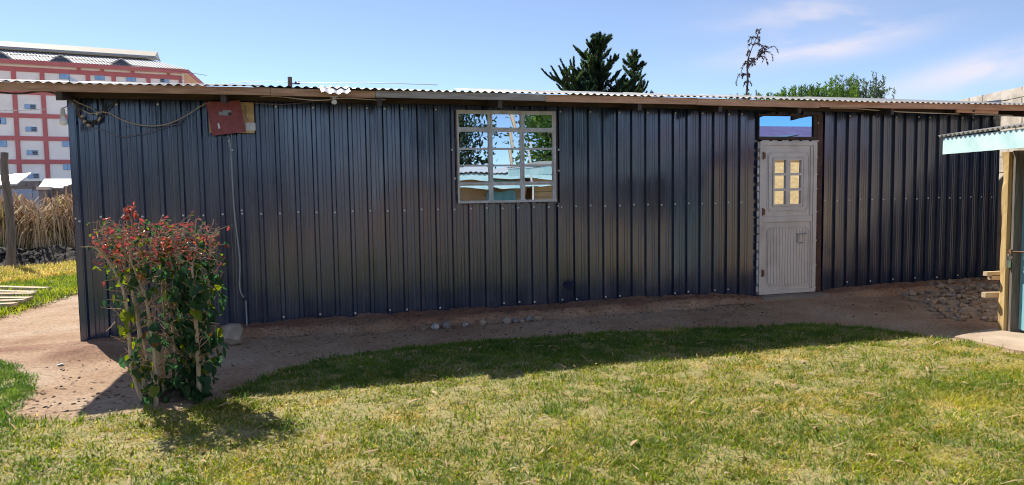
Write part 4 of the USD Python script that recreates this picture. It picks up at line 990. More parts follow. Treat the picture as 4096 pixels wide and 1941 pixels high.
for (x, y) in np.vstack([scatter(Polygon([(-2.0, 5.9), (-1.0, 5.8), (-0.9, 6.5), (-1.9, 7.2)]), 45, rh), scatter(Polygon([(2.4, 8.30), (5.9, 8.30), (5.9, 8.75), (2.4, 8.72)]), 190, rh), scatter(Polygon([(-0.4, 8.3), (2.4, 8.3), (2.4, 8.76), (-0.4, 8.76)]), 90, rh), scatter(Polygon([(-0.3, 7.2), (6, 7.4), (6, 8.4), (-0.3, 8.4)]), 10, rh), scatter(Polygon([(6.45, 4.5), (7.2, 4.9), (7.1, 5.9), (6.5, 5.8)]), 14, rh)]):
    z = float(ground_z(np.array([x]), np.array([y]))[0]) + 0.006
    a, L, w = rh.uniform(0, 6.28), rh.uniform(0.012, 0.06), rh.uniform(0.002, 0.012)
    d, s = np.array([math.cos(a), math.sin(a), rh.uniform(-0.15, 0.3)]) * L, np.array([-math.sin(a), math.cos(a), rh.uniform(-0.4, 0.4)]) * w
    c = np.array([x, y, z])
    lt.append((np.array([c - d, c - s + [0, 0, 0.004], c + d, c + s]), np.array([[0, 1, 2, 3]])))
obj("leaf_litter", join(*lt), M["litter"], label="dry leaf scraps and straw scattered on the bare earth", cat="litter", kind="stuff")
st_ = []
for (x, y) in scatter(LAWN, 16, rh, sbox(-2.6, 2.3, 7.0, 7.3)):
    z = float(ground_z(np.array([x]), np.array([y]), False)[0]) + rh.uniform(0.035, 0.06)
    a, L, w = rh.uniform(0, 6.28), rh.uniform(0.03, 0.075), rh.uniform(0.0022, 0.006) * (2.6 if rh.random() < 0.22 else 1)
    d, s_ = np.array([math.cos(a), math.sin(a), rh.uniform(-0.2, 0.35)]) * L, np.array([-math.sin(a), math.cos(a), rh.uniform(-0.4, 0.4)]) * w
    c = np.array([x, y, z])
    b_ = c + [0, 0, rh.uniform(0, 0.012)]
    st_.append((np.array([c - d - s_ * 0.4, b_ - s_, b_ + s_, c - d + s_ * 0.4, c + d]), np.array([[0, 1, 2, 3], [1, 4, 2, 2]])))
obj("leaf_litter", join(*st_), mat("lawn_straw_look", (0.40, 0.27, 0.14), (0.78, 0.68, 0.50), 6.0, 0.8, island=1.0), label="pale dead stalks and leaf scraps lying on the lawn", cat="litter", kind="stuff")
for l, x, y, m, sz in (("white scrap of paper on the sunlit path left of the bush", 152, 917, "white_litter", 0.035), ("curled dark dry leaf at the lawn edge left of the bush", 234, 1055, "leaf_brown", 0.045), ("dark clod lying on the concrete apron", 2438, 862, "stone_grey", 0.03)):
    c = on_level(x, y, GZ + 0.02)
    v, f = rock(int(x), 12, (1.3, 0.6, 0.35))
    obj("scrap" if "clod" not in l else "clod", (v * sz + c, f), M[m], label=l, cat="scrap" if "clod" not in l else "clod")
c = on_level(660, 838, 0.0)
obj("root", join(tube(spline([c + [-0.02, 0, 0.05], c + [0.03, 0, 0.02], c + [0.04, 0, -0.03]], 8), [0.006] * 8, 6), tube(spline([c + [0.03, 0, 0.02], c + [0.08, -0.01, 0.0], c + [0.12, -0.01, -0.005]], 8), 0.005, 6)), M["twig"], label="pale forked root sticking out of the soil bank right of the boulder", cat="root")

# ------------------------------------------------------------------ the clipped bush
BC = np.array([-0.87, 6.05, -0.075])
rb = np.random.default_rng(23)
bush = thing("clipped_bush", "flat topped clipped bush with bare stems and red new leaves", "bush", tuple(BC))


def half(z):
    """left and right limits (x) of the bush at height z"""
    return np.interp(z, [-0.08, 0.1, 0.3, 0.6, 0.9, 1.1, 1.3], [-1.02, -1.08, -1.12, -1.12, -1.25, -1.31, -1.32]), np.interp(z, [-0.08, 0.1, 0.3, 0.6, 0.9, 1.1, 1.3], [-0.66, -0.56, -0.52, -0.52, -0.52, -0.50, -0.52])


stems = []
for i in range(13):
    u_ = (i + 0.5) / 13
    x0, y0 = BC[0] - 0.20 + 0.42 * u_ + rb.uniform(-0.03, 0.03), BC[1] + rb.uniform(-0.13, 0.13)
    x1 = -1.26 + 0.73 * u_ + rb.uniform(-0.06, 0.06)
    y1 = BC[1] + rb.uniform(-0.22, 0.22)
    zt = rb.uniform(0.98, 1.20)
    xm = x0 * 0.55 + x1 * 0.45 + rb.uniform(-0.05, 0.05)
    P = spline([(x0, y0, -0.09), (x0 + 0.25 * (x1 - x0) + rb.uniform(-0.03, 0.03), y0 * 0.7 + y1 * 0.3, 0.28), (xm, (y0 + y1) / 2 + rb.uniform(-0.04, 0.04), 0.62), (x1, y1, zt)], 16)
    r0 = rb.uniform(0.011, 0.021)
    obj("stem", tube(P, np.linspace(r0, r0 * 0.45, 16) * rb.uniform(0.85, 1.15, 16), 7), M["bark"], bush, smooth=50)
    stems.append(P)
v, f = rock(44, 26, (0.13, 0.11, 0.08), 2, 0.3)
obj("stump", (v + BC + [0, 0, 0.02], f), M["tree_bark"], bush, smooth=40)


def wiggle(p0, d, L, n=5, w=0.25):
    pts, p, d = [np.array(p0)], np.array(p0, float), np.array(d, float)
    for _ in range(n - 1):
        d = d / np.linalg.norm(d) + rb.normal(0, w, 3)
        p = p + d / np.linalg.norm(d) * L / (n - 1)
        pts.append(p.copy())
    return np.array(pts)


tw, ends = [], []
for _ in range(420):
    P = stems[rb.integers(len(stems))]
    k = rb.integers(3, 16)
    out = np.array([rb.normal(0, 0.7), rb.normal(0, 0.55), rb.uniform(-0.1, 0.9)])
    Lw = rb.uniform(0.07, 0.22)
    Q = wiggle(P[k], out, Lw)
    if Q[-1, 2] > 1.36 or not (-1.36 < Q[-1, 0] < -0.46):
        Q = P[k] + (Q - P[k]) * 0.5
    tw.append(tube(Q, np.linspace(rb.uniform(0.0035, 0.007), 0.002, 5), 4))
    ends.append(Q[-1])
for _ in range(300):
    z = rb.uniform(0.98, 1.26)
    xa, xb = half(z)
    Q = wiggle((rb.uniform(xa + 0.03, xb - 0.03), BC[1] + rb.uniform(-0.24, 0.24), z), (rb.normal(0, 1), rb.normal(0, 0.8), rb.uniform(-0.2, 0.8)), rb.uniform(0.06, 0.17), 5, 0.45)
    Q[:, 2] = np.minimum(Q[:, 2], 1.30)
    tw.append(tube(Q, np.linspace(rb.uniform(0.003, 0.0055), 0.0018, 5), 4))
    ends.append(Q[-1])
for x, y in ((325, 512), (345, 517), (458, 532), (490, 540), (395, 538), (300, 548), (515, 548), (270, 552)):
    q_ = on_plane(x, y, 6.02)
    tw.append(tube(wiggle(q_ - [rb.uniform(-0.04, 0.04), 0, 0.16], (0, 0, 1), 0.16, 5, 0.2), np.linspace(0.006, 0.0025, 5), 5))
for (x, y), (x2, y2) in (((525, 608), (556, 588)), ((515, 690), (545, 686)), ((505, 700), (537, 712)), ((490, 805), (548, 825)), ((290, 810), (270, 835))):
    tw.append(tube(wiggle(on_plane(x, y, 5.95), on_plane(x2, y2, 5.93) - on_plane(x, y, 5.95), np.linalg.norm(on_plane(x2, y2, 5.93) - on_plane(x, y, 5.95)), 5, 0.12), np.linspace(0.006, 0.003, 5), 5))
obj("twigs", join(*tw), M["twig"], bush, kind="stuff")


def leaf_shape(L, Wd, curl):
    """A heart-shaped leaf pointing along -z from the origin, in the x-z plane, folded along its midrib."""
    v = np.array([[0, 0, 0], [0.32, -0.1, 0.12], [0.5, -0.16, -0.22], [0.36, -0.14, -0.62], [0, 0.05, -1.0], [-0.36, -0.14, -0.62], [-0.5, -0.16, -0.22], [-0.32, -0.1, 0.12], [0, 0.06, -0.45]])
    f = np.array([[0, 8, 1], [1, 8, 2], [2, 8, 3], [3, 8, 4], [4, 8, 5], [5, 8, 6], [6, 8, 7], [7, 8, 0]])[:, ::-1]
    v = v * [Wd, L * curl, L]
    return v, f


def place_leaf(p, L, Wd, az, tilt, roll, curl=1.0):
    v, f = leaf_shape(L, Wd, curl)
    ct, st = math.cos(tilt), math.sin(tilt)
    Rx = np.array([[1, 0, 0], [0, ct, -st], [0, st, ct]])
    cr, sr = math.cos(roll), math.sin(roll)
    Ry = np.array([[cr, 0, sr], [0, 1, 0], [-sr, 0, cr]])
    cz, sz = math.cos(az), math.sin(az)
    Rz = np.array([[cz, -sz, 0], [sz, cz, 0], [0, 0, 1]])
    return v @ Ry.T @ Rx.T @ Rz.T + p, f


big = []
rest = {"leaf_green": [], "leaf_red": [], "leaf_yellow": []}
lower_ends = [e for e in ends if e[2] < 1.0]
for k in range(1480):
    h_ = rb.random()
    if h_ < 0.42 and lower_ends:
        a_ = lower_ends[rb.integers(len(lower_ends))]
    else:
        w_ = rb.random() ** 0.62
        P = stems[min(len(stems) - 1, int(w_ * len(stems)))]
        a_ = P[int(rb.random() ** 1.55 * 14.9)]
    off = rb.normal(0, 0.050, 3)
    off[1] -= 0.02
    p = a_ + off
    xa, xb = half(p[2])
    if p[0] < BC[0] + 0.06 and 0.12 < p[2] < 0.88 and p[0] > xa + 0.05 and rb.random() < 0.74:
        continue
    if not (xa - 0.04 < p[0] < xb + 0.04) or p[2] < -0.05:
        continue
    L = rb.choice([0.034, 0.048, 0.064, 0.082, 0.098], p=[0.18, 0.26, 0.26, 0.2, 0.1]) * rb.uniform(0.85, 1.15) * (0.75 if p[2] > 0.9 else 1.0)
    out = math.atan2((p[0] - BC[0]) * 1.2, -(p[1] - BC[1])) + rb.normal(0, 0.8)
    m = place_leaf(p, L, L * rb.uniform(0.7, 1.0), out, rb.uniform(-1.1, 0.2), rb.normal(0, 0.6), rb.uniform(0.5, 1.8))
    lit_edge = p[0] < xa + 0.10  # sunward rim: more yellow leaves put the edge light into the colour
    mm = "leaf_yellow" if (lit_edge and rb.random() < 0.45) or rb.random() < (0.22 if p[2] > 0.95 else 0.07) else "leaf_green"
    if mm == "leaf_green" and rb.random() < 0.03:
        mm = "leaf_brown"
    if p[1] < BC[1] + 0.02:
        big.append((L, m, mm))
    else:
        rest.setdefault(mm, []).append(m)
big.sort(key=lambda t: -t[0])
for L, m, mm in big[:290]:
    obj("leaf", m, M[mm], bush)
for L, m, mm in big[290:]:
    rest.setdefault(mm, []).append(m)
for k in range(1250):
    e = ends[rb.integers(len(ends))] if rb.random() < 0.7 else np.array([rb.uniform(-1.3, -0.54), BC[1] + rb.uniform(-0.24, 0.24), rb.uniform(0.95, 1.28)])
    if e[2] < 0.82:
        continue
    L = rb.uniform(0.018, 0.042)
    p = e + rb.normal(0, 0.012, 3)
    rest["leaf_red" if rb.random() < np.clip((p[2] - 0.86) * 4.0, 0.12, 0.58) else ("leaf_yellow" if rb.random() < 0.3 else "leaf_green")].append(
        place_leaf(p, L, L * rb.uniform(0.5, 0.9), rb.uniform(0, 6.28), rb.uniform(-1.6, 0.6), rb.normal(0, 0.8), rb.uniform(0.6, 2.0)))
for x, y in ((322, 532), (335, 528), (318, 545), (340, 540), (328, 520)):
    for _ in range(5):
        L = rb.uniform(0.025, 0.045)
        rest["leaf_red"].append(place_leaf(on_plane(x, y, 6.02) + rb.normal(0, 0.012, 3), L, L * 0.8, rb.uniform(0, 6.28), rb.uniform(-1.4, 0.6), rb.normal(0, 0.7), 1.4))
for mm, nm in (("leaf_green", "foliage"), ("leaf_red", "red_shoots"), ("leaf_yellow", "yellow_foliage"), ("leaf_brown", "withered_leaves")):
    if rest.get(mm):
        obj(nm, join(*rest[mm]), M[mm], bush, kind="stuff", label={"leaf_red": "red and orange young leaves along the clipped top"}.get(mm))

# ------------------------------------------------------------------ behind the left end of the shed
PL = [((-60, 722), (62, 729), (118, 727)), ((-60, 733), (60, 735), (88, 737)), ((-60, 742), (50, 744), (84, 741)), ((-60, 752), (40, 754), (76, 752)), ((-60, 762), (40, 760), (62, 757)), ((-60, 771), (20, 769), (40, 766))]
pn = ["farthest", "second farthest", "third", "fourth", "second nearest", "nearest"]
for i, (a, _, e) in enumerate(PL):
    p0, p1 = on_level(*a, GZ + 0.11 - 0.004 * i), on_level(*e, GZ + 0.10)
    obj("plank", beam(p0, p1, 0.13, 0.045), M["plank"], label=f"{pn[i]} of the fresh sawn planks lying on the grass at the left", cat="plank")
pp = on_plane(25, 640, 17.6)
v, f = tube(spline([on_plane(18, 700, 17.6), on_plane(26, 560, 17.6), on_plane(16, 470, 17.6), on_plane(11, 384, 17.6)], 12), np.linspace(0.092, 0.07, 12), 9)
obj("wooden_post", (v + (meshkit.fbm(v * 3, 3, 4)[:, None] - 0.5) * 0.05, f), M["weathered"], label="rough weathered round post standing among the dry stalks", cat="post", smooth=50)
# dark heap of mulch
xs_, ys_ = np.linspace(-9.5, -2.4, 90), np.linspace(17.6, 20.2, 34)
Xm, Ym = np.meshgrid(xs_, ys_, indexing="ij")
pm_ = np.stack([Xm, Ym, 0 * Xm], -1)
base = 18.55 + 0.28 * (Xm + 5.9) * 0.5
hgt = 0.36 * np.exp(-((Ym - base - 0.3) / 0.55) ** 2) * (0.55 + 0.9 * meshkit.fbm(pm_ * 1.7, 4, 61))
obj("mulch_heap", (np.stack([Xm, Ym, GZ - 0.02 + hgt + (0.14 * (meshkit.fbm(pm_ * 4, 4, 62) - 0.5) + 0.10 * (meshkit.fbm(pm_ * 15, 2, 63) - 0.5)) * (hgt > 0.04)], -1).reshape(-1, 3), grid_faces(90, 34)), M["mulch"], smooth=True, label="long heap of black rotting plant waste below the dry stalks", cat="compost heap")
hs = []
rk = np.random.default_rng(88)
for _ in range(1500):
    xh = rk.uniform(-9.3, -2.6)
    bh = 18.55 + 0.14 * (xh + 5.9)
    yh = bh + 0.3 + rk.normal(0, 0.42)
    zh = GZ + 0.34 * math.exp(-((yh - bh - 0.3) / 0.55) ** 2) * rk.uniform(0.5, 1.15)
    az, L, w = rk.uniform(0, 6.28), rk.uniform(0.05, 0.22), rk.uniform(0.008, 0.030)
    d, sd = np.array([math.cos(az), math.sin(az), rk.uniform(-0.4, 0.5)]) * L, np.array([-math.sin(az), math.cos(az), rk.uniform(-0.5, 0.5)]) * w
    c = np.array([xh, yh, zh])
    hs.append((np.array([c - d, c - sd + [0, 0, 0.02], c + d, c + sd]), np.array([[0, 1, 2, 3]])))
obj("plant_waste", join(*hs), mat("plant_waste_look", (0.020, 0.016, 0.013), (0.15, 0.115, 0.08), 5.0, 0.9, island=0.9, lo=0.45, hi=0.95), label="dark shredded stalks and leaves thrown over the long waste heap", cat="plant waste", kind="stuff")
# clumps of withered maize and banana leaves
rm = np.random.default_rng(31)


def dry_clump(label, xr, yr, n, hmax, nleaf):
    t = thing("dry_stalk_clump", label, "dry plants", ((xr[0] + xr[1]) / 2, (yr[0] + yr[1]) / 2, GZ))
    st, lv, gr = [], [], []
    for _ in range(n):
        p = np.array([rm.uniform(*xr), rm.uniform(*yr), GZ])
        h = hmax * rm.uniform(0.55, 1.0)
        lean = rm.normal(0, 0.16, 2)
        P = spline([p, p + [lean[0] * h * 0.3, lean[1] * h * 0.3, h * 0.5], p + [lean[0] * h, lean[1] * h, h]], 7)
        st.append(tube(P, np.linspace(0.022, 0.012, 7), 5))
        for _ in range(nleaf):
            k = rm.uniform(0.25, 1.0)
            o = P[int(k * 6)]
            az, L = rm.uniform(0, 6.28), rm.uniform(0.35, 0.85)
            d = np.array([math.cos(az), math.sin(az), 0])
            pts = [o, o + d * L * 0.25 + [0, 0, L * 0.18], o + d * L * 0.5 + [0, 0, -L * 0.05], o + d * L * 0.62 + [0, 0, -L * 0.5], o + d * L * 0.66 + [0, 0, -L * 0.9]]
            w = np.array([0.006, 0.013, 0.012, 0.008, 0.002]) * rm.uniform(0.5, 1.5)
            s = np.array([-d[1], d[0], rm.uniform(-0.3, 0.3)])
            V = np.array([q + sg * s * ww for q, ww in zip(pts, w) for sg in (-1, 1)])
            V[:, 2] = np.maximum(V[:, 2], GZ + 0.02)
            (gr if rm.random() < 0.07 else lv).append((V, np.array([[2 * i, 2 * i + 1, 2 * i + 3, 2 * i + 2] for i in range(4)])))
    obj("stalks", join(*st), M["straw"], t, kind="stuff")
    obj("dry_leaves", join(*lv), M["straw"], t, kind="stuff")
    if gr:
        obj("green_leaves", join(*gr), M["grass_green"], t, kind="stuff")


dry_clump("clump of brown withered stalks between the post and the shed corner", (-6.9, -4.7), (19.7, 21.2), 90, 1.75, 50)
dry_clump("clump of brown withered stalks left of the round post", (-9.6, -7.3), (19.5, 20.9), 70, 1.9, 46)
# fences and sheds in the middle distance
fs = thing("sheet_fence", "pale blue sheet metal fence behind the dry stalks", "fence", (-8.4, 25.0, GZ))
for k in range(7):
    x0 = -11.0 + k * 0.80
    obj("sheet", box(x0, x0 + 0.78, 25.0 + 0.02 * (k % 2), 25.01 + 0.02 * (k % 2), GZ, 1.64 + 0.03 * math.sin(k * 2.1)), M["blue_sheet"], fs)
fp = thing("brick_pillar", "squat plastered pillar at the end of the blue fence", "pillar", (-6.75, 24.6, GZ))
a_, b_ = on_plane(99, 478, 24.6), on_plane(122, 478, 24.6)
obj("shaft", box(a_[0], b_[0], 24.5, 24.85, GZ, a_[2], 0.01), M["block"], fp)
obj("cap", box(a_[0] - 0.04, b_[0] + 0.04, 24.46, 24.89, a_[2] + 0.001, a_[2] + 0.09, 0.01), M["rough_stone"], fp)
tf = thing("timber_fence", "grey weathered board fence right of the plastered pillar", "fence", (-5.4, 24.8, GZ))
k = 0
x0 = b_[0] + 0.05
while x0 < -4.2:
    w = rm.uniform(0.10, 0.16)
    obj("board", box(x0, x0 + w - 0.012, 24.7 + rm.uniform(0, 0.02), 24.73, GZ, 1.70 + rm.uniform(-0.08, 0.10)), M["weathered"], tf)
    x0 += w
bw = thing("block_wall", "dark grey concrete block wall below the apartment building", "wall", (-10, 34, GZ))
zt, zb = on_plane(60, 456, 34)[2], GZ
for r_ in range(10):
    z1 = zt - r_ * 0.23
    for c_ in range(24):
        x0 = -16.0 + c_ * 0.45 + (0.22 if r_ % 2 else 0)
        if x0 > on_plane(190, 460, 34)[0] + 1.5 or z1 < 0.6:
            continue
        obj("block", box(x0, x0 + 0.435, 34.0 + rm.uniform(0, 0.012), 34.2, z1 - 0.218, z1), M["block"], bw)
obj("lower_wall", box(-16, -5.5, 34.03, 34.2, GZ, 0.62), M["block"], bw)
sh = thing("small_shed", "small hut with pale sloping sheet roof beside the shed corner", "shed", (-6.4, 28.5, GZ))
r0, r1, r2, r3 = on_plane(94, 474, 28.0), on_plane(158, 472, 28.0), on_plane(190, 450, 29.6), on_plane(112, 450, 29.6)
rf = np.array([r0, r1, [r2[0] + 0.3, 29.6, r2[2]], r3])
obj("roof", join((np.vstack([rf, rf - [0, 0, 0.05]]), np.array([[0, 1, 2, 3], [7, 6, 5, 4], [0, 4, 5, 1], [1, 5, 6, 2], [2, 6, 7, 3], [3, 7, 4, 0]]))), M["pale_roof"], sh)
obj("wall", box(r0[0] + 0.15, r2[0] + 0.2, 28.25, 29.5, GZ, r0[2] - 0.10), M["weathered"], sh)
sh2 = thing("small_shed", "low roof edge visible behind the round post at far left", "shed", (-12.5, 29.5, GZ))
q0, q1 = on_plane(-40, 468, 29.0), on_plane(42, 462, 29.0)
rf = np.array([q0, q1, [q1[0], 30.6, q1[2] + 0.40], [q0[0], 30.6, q0[2] + 0.40]])
obj("roof", join((np.vstack([rf, rf - [0, 0, 0.05]]), np.array([[0, 1, 2, 3], [7, 6, 5, 4], [0, 4, 5, 1], [1, 5, 6, 2], [2, 6, 7, 3], [3, 7, 4, 0]]))), M["galv_old"], sh2)
obj("wall", box(q0[0], q1[0] - 0.1, 29.2, 30.4, GZ, q1[2] - 0.1), M["weathered"], sh2)

# ------------------------------------------------------------------ the tall building far behind
ROT = math.radians(12.5)
FU, FN = np.array([math.cos(ROT), math.sin(ROT), 0]), np.array([-math.sin(ROT), math.cos(ROT), 0])
FV = np.array([0.05, 0.9987, 0])
B0 = np.array([-29.0, 95.0, 0.0])
Q = lambda u, v_, z: B0 + FU * u + FV * v_ + np.array([0, 0, z])


def fac(x, y):
    """(u, z) on the facade of the building for a point of the photograph"""
    d = px(x, y)
    t = ((B0 - CAM) @ FN) / (d @ FN)
    p = CAM + d * t
    return (p - B0) @ FU, p[2]


def qbox(u0, u1, v0, v1, z0, z1):
    return trimesh.convex.convex_hull(np.array([Q(u, w, z) for u in (u0, u1) for w in (v0, v1) for z in (z0, z1)]))


ap = thing("apartment_building", "tall cream apartment block with red concrete frame and grey hipped roof", "building", (*Q(9, 6, 0)[:2], 0.0))
ucol = [fac(x / 1.59, 345 / 1.59)[0] for x in (56, 170, 353, 456, 595, 724)]
uR = ucol[-1] + 0.25
uL = -9.0
zf = [fac(60, y)[1] for y in (232, 291, 348, 407)]
ztop = fac(60, 174.5)[1]
step = (zf[0] - zf[3]) / 3
zf += [zf[3] - step, zf[3] - 2 * step]
cols_u = [ucol[0] - 3.4, ucol[0] - 6.2] + ucol
obj("wall", qbox(uL, uR, 0.12, 13, 0, ztop + 0.6), M["cream"], ap)
for uc in sorted(cols_u):
    obj("column", qbox(uc - 0.21, uc + 0.21, 0.0, 0.119, 0, ztop - 0.251), M["red_paint"], ap)
for z in zf:
    obj("floor_beam", qbox(uL, uR + 0.02, -0.012, 0.118, z - 0.24, z + 0.24), M["red_paint"], ap)
obj("floor_beam", qbox(uL, uR + 0.02, -0.012, 0.118, ztop - 0.25, ztop + 0.25), M["red_paint"], ap)
ze = fac(60, 158.5)[1]
obj("eave_fascia", qbox(uL - 0.5, uR + 0.75, -0.72, -0.62, ze - 0.22, ze + 0.22), M["red_paint"], ap)
obj("eave_fascia", qbox(uR + 0.65, uR + 0.75, -0.61, 13.6, ze - 0.22, ze + 0.22), M["red_paint"], ap)
obj("soffit", qbox(uL - 0.5, uR + 0.64, -0.615, 13.5, ze - 0.20, ze - 0.14), M["cream"], ap)
obj("side_wall", qbox(uR + 0.001, uR + 0.03, 0.6, 12.9, 0, ze - 0.30), M["orange_side"], ap)
obj("down_pipe", tube([Q(uR - 0.05, -0.12, ze - 0.4), Q(uR - 0.05, -0.12, 8)], 0.09, 6), M["galv_old"], ap)
for uu in (ucol[1] + 3.6, ucol[2] + 1.5, ucol[3] + 2.0, ucol[4] + 2.2):
    obj("bracket", qbox(uu - 0.16, uu + 0.16, -0.10, 0.10, ztop + 0.251, ztop + 0.50), M["red_paint"], ap)
# hipped roof with ribs and a raised ridge
zr, vr = ze + 2.3, 6.4
uh = uR - 5.2
hip = np.array([Q(uL - 0.6, -0.75, ze + 0.23), Q(uR + 0.78, -0.75, ze + 0.23), Q(uh, vr, zr), Q(uL - 0.6, vr, zr), Q(uR + 0.78, 13.6, ze + 0.23), Q(uL - 0.6, 13.6, ze + 0.23)])
roof = obj("roof", join((hip, np.array([[0, 1, 2], [0, 2, 3], [1, 4, 2], [3, 2, 4], [3, 4, 5]]))), M["far_roof"], ap)
nrib = 90
ribs = []
for i in range(nrib):
    u0 = uL + (uR + 0.5 - uL) * i / nrib
    k = 1.0 if u0 < uh else (uR + 0.78 - u0) / (uR + 0.78 - uh)
    ribs.append(beam(Q(u0, -0.75, ze + 0.26), Q(u0, -0.75 + (vr + 0.75) * k, ze + 0.26 + (zr - ze - 0.23) * k), 0.10, 0.06))
obj("roof_ribs", join(*ribs), M["far_roof"], roof, kind="stuff")
ur0 = fac(378, 150)[0] - 0.4
rd = np.array([Q(uL, vr - 1.6, zr + 0.12), Q(ur0, vr - 1.6, zr + 0.12), Q(ur0, vr, zr + 0.95), Q(uL, vr, zr + 0.95), Q(ur0, vr + 1.6, zr + 0.12), Q(uL, vr + 1.6, zr + 0.12)])
obj("ridge_roof", join((rd, np.array([[0, 1, 2], [0, 2, 3], [3, 2, 4], [3, 4, 5], [1, 4, 2]]))), M["far_ridge"], roof)
obj("ridge_fascia", join(beam(Q(uL, vr - 1.62, zr + 0.0), Q(ur0, vr - 1.62, zr + 0.0), 0.05, 0.24), beam(Q(ur0, vr - 1.6, zr), Q(ur0, vr + 1.6, zr), 0.05, 0.24)), M["grey_far"], roof)
for xc in (4, 157, 308):
    uc = fac(xc, 165)[0]
    dm = np.array([Q(uc - 1.15, -0.45, ze + 0.28), Q(uc + 1.15, -0.45, ze + 0.28), Q(uc, -0.45, ze + 1.05), Q(uc, 3.2, ze + 1.05)])
    g_ = obj("roof_gablet", join((dm, np.array([[0, 2, 3], [1, 3, 2]])), beam(Q(uc - 1.2, -0.47, ze + 0.26), Q(uc, -0.47, ze + 1.09), 0.1, 0.12), beam(Q(uc + 1.2, -0.47, ze + 0.26), Q(uc, -0.47, ze + 1.09), 0.1, 0.12)), M["galv_old"], roof)
    obj("gablet_vent", join((dm[:3] + FV * 0.05, np.array([[0, 1, 2]]))), M["far_dark"], roof)


def far_window(uc, zc, w, h, dark):
    fr = obj("window", qbox(uc - w / 2, uc + w / 2, 0.04, 0.118, zc - h / 2, zc + h / 2), M["win_frame"], ap)
    for k in range(2):
        a = uc - w / 2 + 0.05 + k * (w - 0.05) / 2
        obj("pane", qbox(a, a + (w - 0.05) / 2 - 0.05, 0.02, 0.039, zc - h / 2 + 0.06, zc + h / 2 - 0.06), M["far_dark" if (dark >> k) & 1 else "far_pane"], fr)
    bars = [qbox(uc - w / 2 + 0.02, uc + w / 2 - 0.02, 0.008, 0.019, zc + d - 0.02, zc + d + 0.02) for d in (-h / 6, h / 6)]
    obj("glazing_bars", join(*bars), M["win_frame"], fr)


for x, y, dk in ((257, 303, 0), (398, 307, 0), (524, 313, 0), (658, 317, 1)):
    u_, z_ = fac(x / 1.59, y / 1.59)
    far_window(u_, z_, 1.0, 0.78, dk)
for i, y in enumerate((427, 517, 611, 704)):
    u_, z_ = fac((120 + 4.5 * i) / 1.59, y / 1.59)
    far_window(u_, z_, 1.05, 0.55, 2)
for i, y in enumerate((484, 575, 668)):
    for x, dk in ((262 + 4 * i, 3 if i == 0 else 0), (4 + 4 * i, 1 if i == 0 else 0)):
        u_, z_ = fac(x / 1.59, y / 1.59)
        far_window(u_, z_, 0.85, 0.70, dk)

# ------------------------------------------------------------------ stone building at the right
SD = np.array([0.37, 0.929, 0.0])
SN = np.array([-0.929, 0.37, 0.0])
S0 = np.array([11.20, 9.0, 0.0])
stw = thing("stone_building", "pale rough stone wall rising behind the right end of the shed", "building", (11.2, 9.0, GZ))
SP = lambda s_, o, z: S0 + SD * s_ + SN * o + np.array([0, 0, z])


def sblock(s0, s1, o0, o1, z0, z1, r=None, j=0.0):
    v = np.array([SP(a, o, z) for a in (s0, s1) for o in (o0, o1) for z in (z0, z1)])
    if r is not None:
        v = v + r.normal(0, j, v.shape)
    return trimesh.convex.convex_hull(v)


rq = np.random.default_rng(77)
obj("wall_core", sblock(-3.0, 7.5, -0.30, -0.045, GZ, 2.97), M["rough_stone"], stw)
obj("rear_wall", sblock(7.3, 7.5, -6.0, -0.31, GZ, 2.97), M["rough_stone"], stw)
obj("base_course", sblock(-3.0, 7.5, -0.044, 0.0, GZ, 1.62), M["rough_stone"], stw)
z = 1.63
while z < 2.9:
    h = min(rq.uniform(0.20, 0.27), 2.985 - z)
    x = -3.0
    while x < 7.3:
        w = rq.uniform(0.28, 0.60)
        obj("stone_block", sblock(x + 0.005, x + w - 0.005, -0.0445, rq.uniform(-0.004, 0.018), z + 0.004, z + h - 0.004, rq, 0.004), M["rough_stone"], stw)
        x += w
    z += h
obj("roof", join((np.array([SP(-3.2, -0.25, 2.99), SP(7.7, -0.25, 2.99), SP(7.7, -3.2, 3.05), SP(-3.2, -3.2, 3.05)]), np.array([[0, 1, 2, 3]]))), M["galv_old"], stw)


# ------------------------------------------------------------------ trees
def quads(c, d, L, w, r):
    """thin leaf quads centred at c along directions d"""
    n = len(c)
    d = d / (np.linalg.norm(d, axis=1, keepdims=True) + 1e-9)
    s = np.cross(d, r.normal(size=(n, 3)))
    s /= np.linalg.norm(s, axis=1, keepdims=True) + 1e-9
    L, w = np.broadcast_to(L, (n,))[:, None], np.broadcast_to(w, (n,))[:, None]
    v = np.stack([c - d * L / 2, c + s * w / 2, c + d * L / 2, c - s * w / 2], 1).reshape(-1, 3)
    return v, np.arange(n * 4).reshape(-1, 4)


def spray(P, r, n, rad, L, w, fwd=0.8, out=0.7):
    """leaves clothing a branch polyline P"""
    t = r.random(n) ** 0.85 * (len(P) - 1)
    i = np.minimum(t.astype(int), len(P) - 2)
    fr = (t - i)[:, None]
    c = P[i] * (1 - fr) + P[i + 1] * fr
    d = P[i + 1] - P[i]
    d = d / (np.linalg.norm(d, axis=1, keepdims=True) + 1e-9)
    o = r.normal(size=(n, 3))
    o -= d * (o * d).sum(1, keepdims=True)
    o /= np.linalg.norm(o, axis=1, keepdims=True) + 1e-9
    taper = (1 - 0.75 * (t / (len(P) - 1)) ** 1.5)[:, None]
    return quads(c + o * rad * taper * r.random((n, 1)) ** 0.6, d * fwd + o * out, L * r.uniform(0.6, 1.3, n), w * r.uniform(0.7, 1.2, n), r)


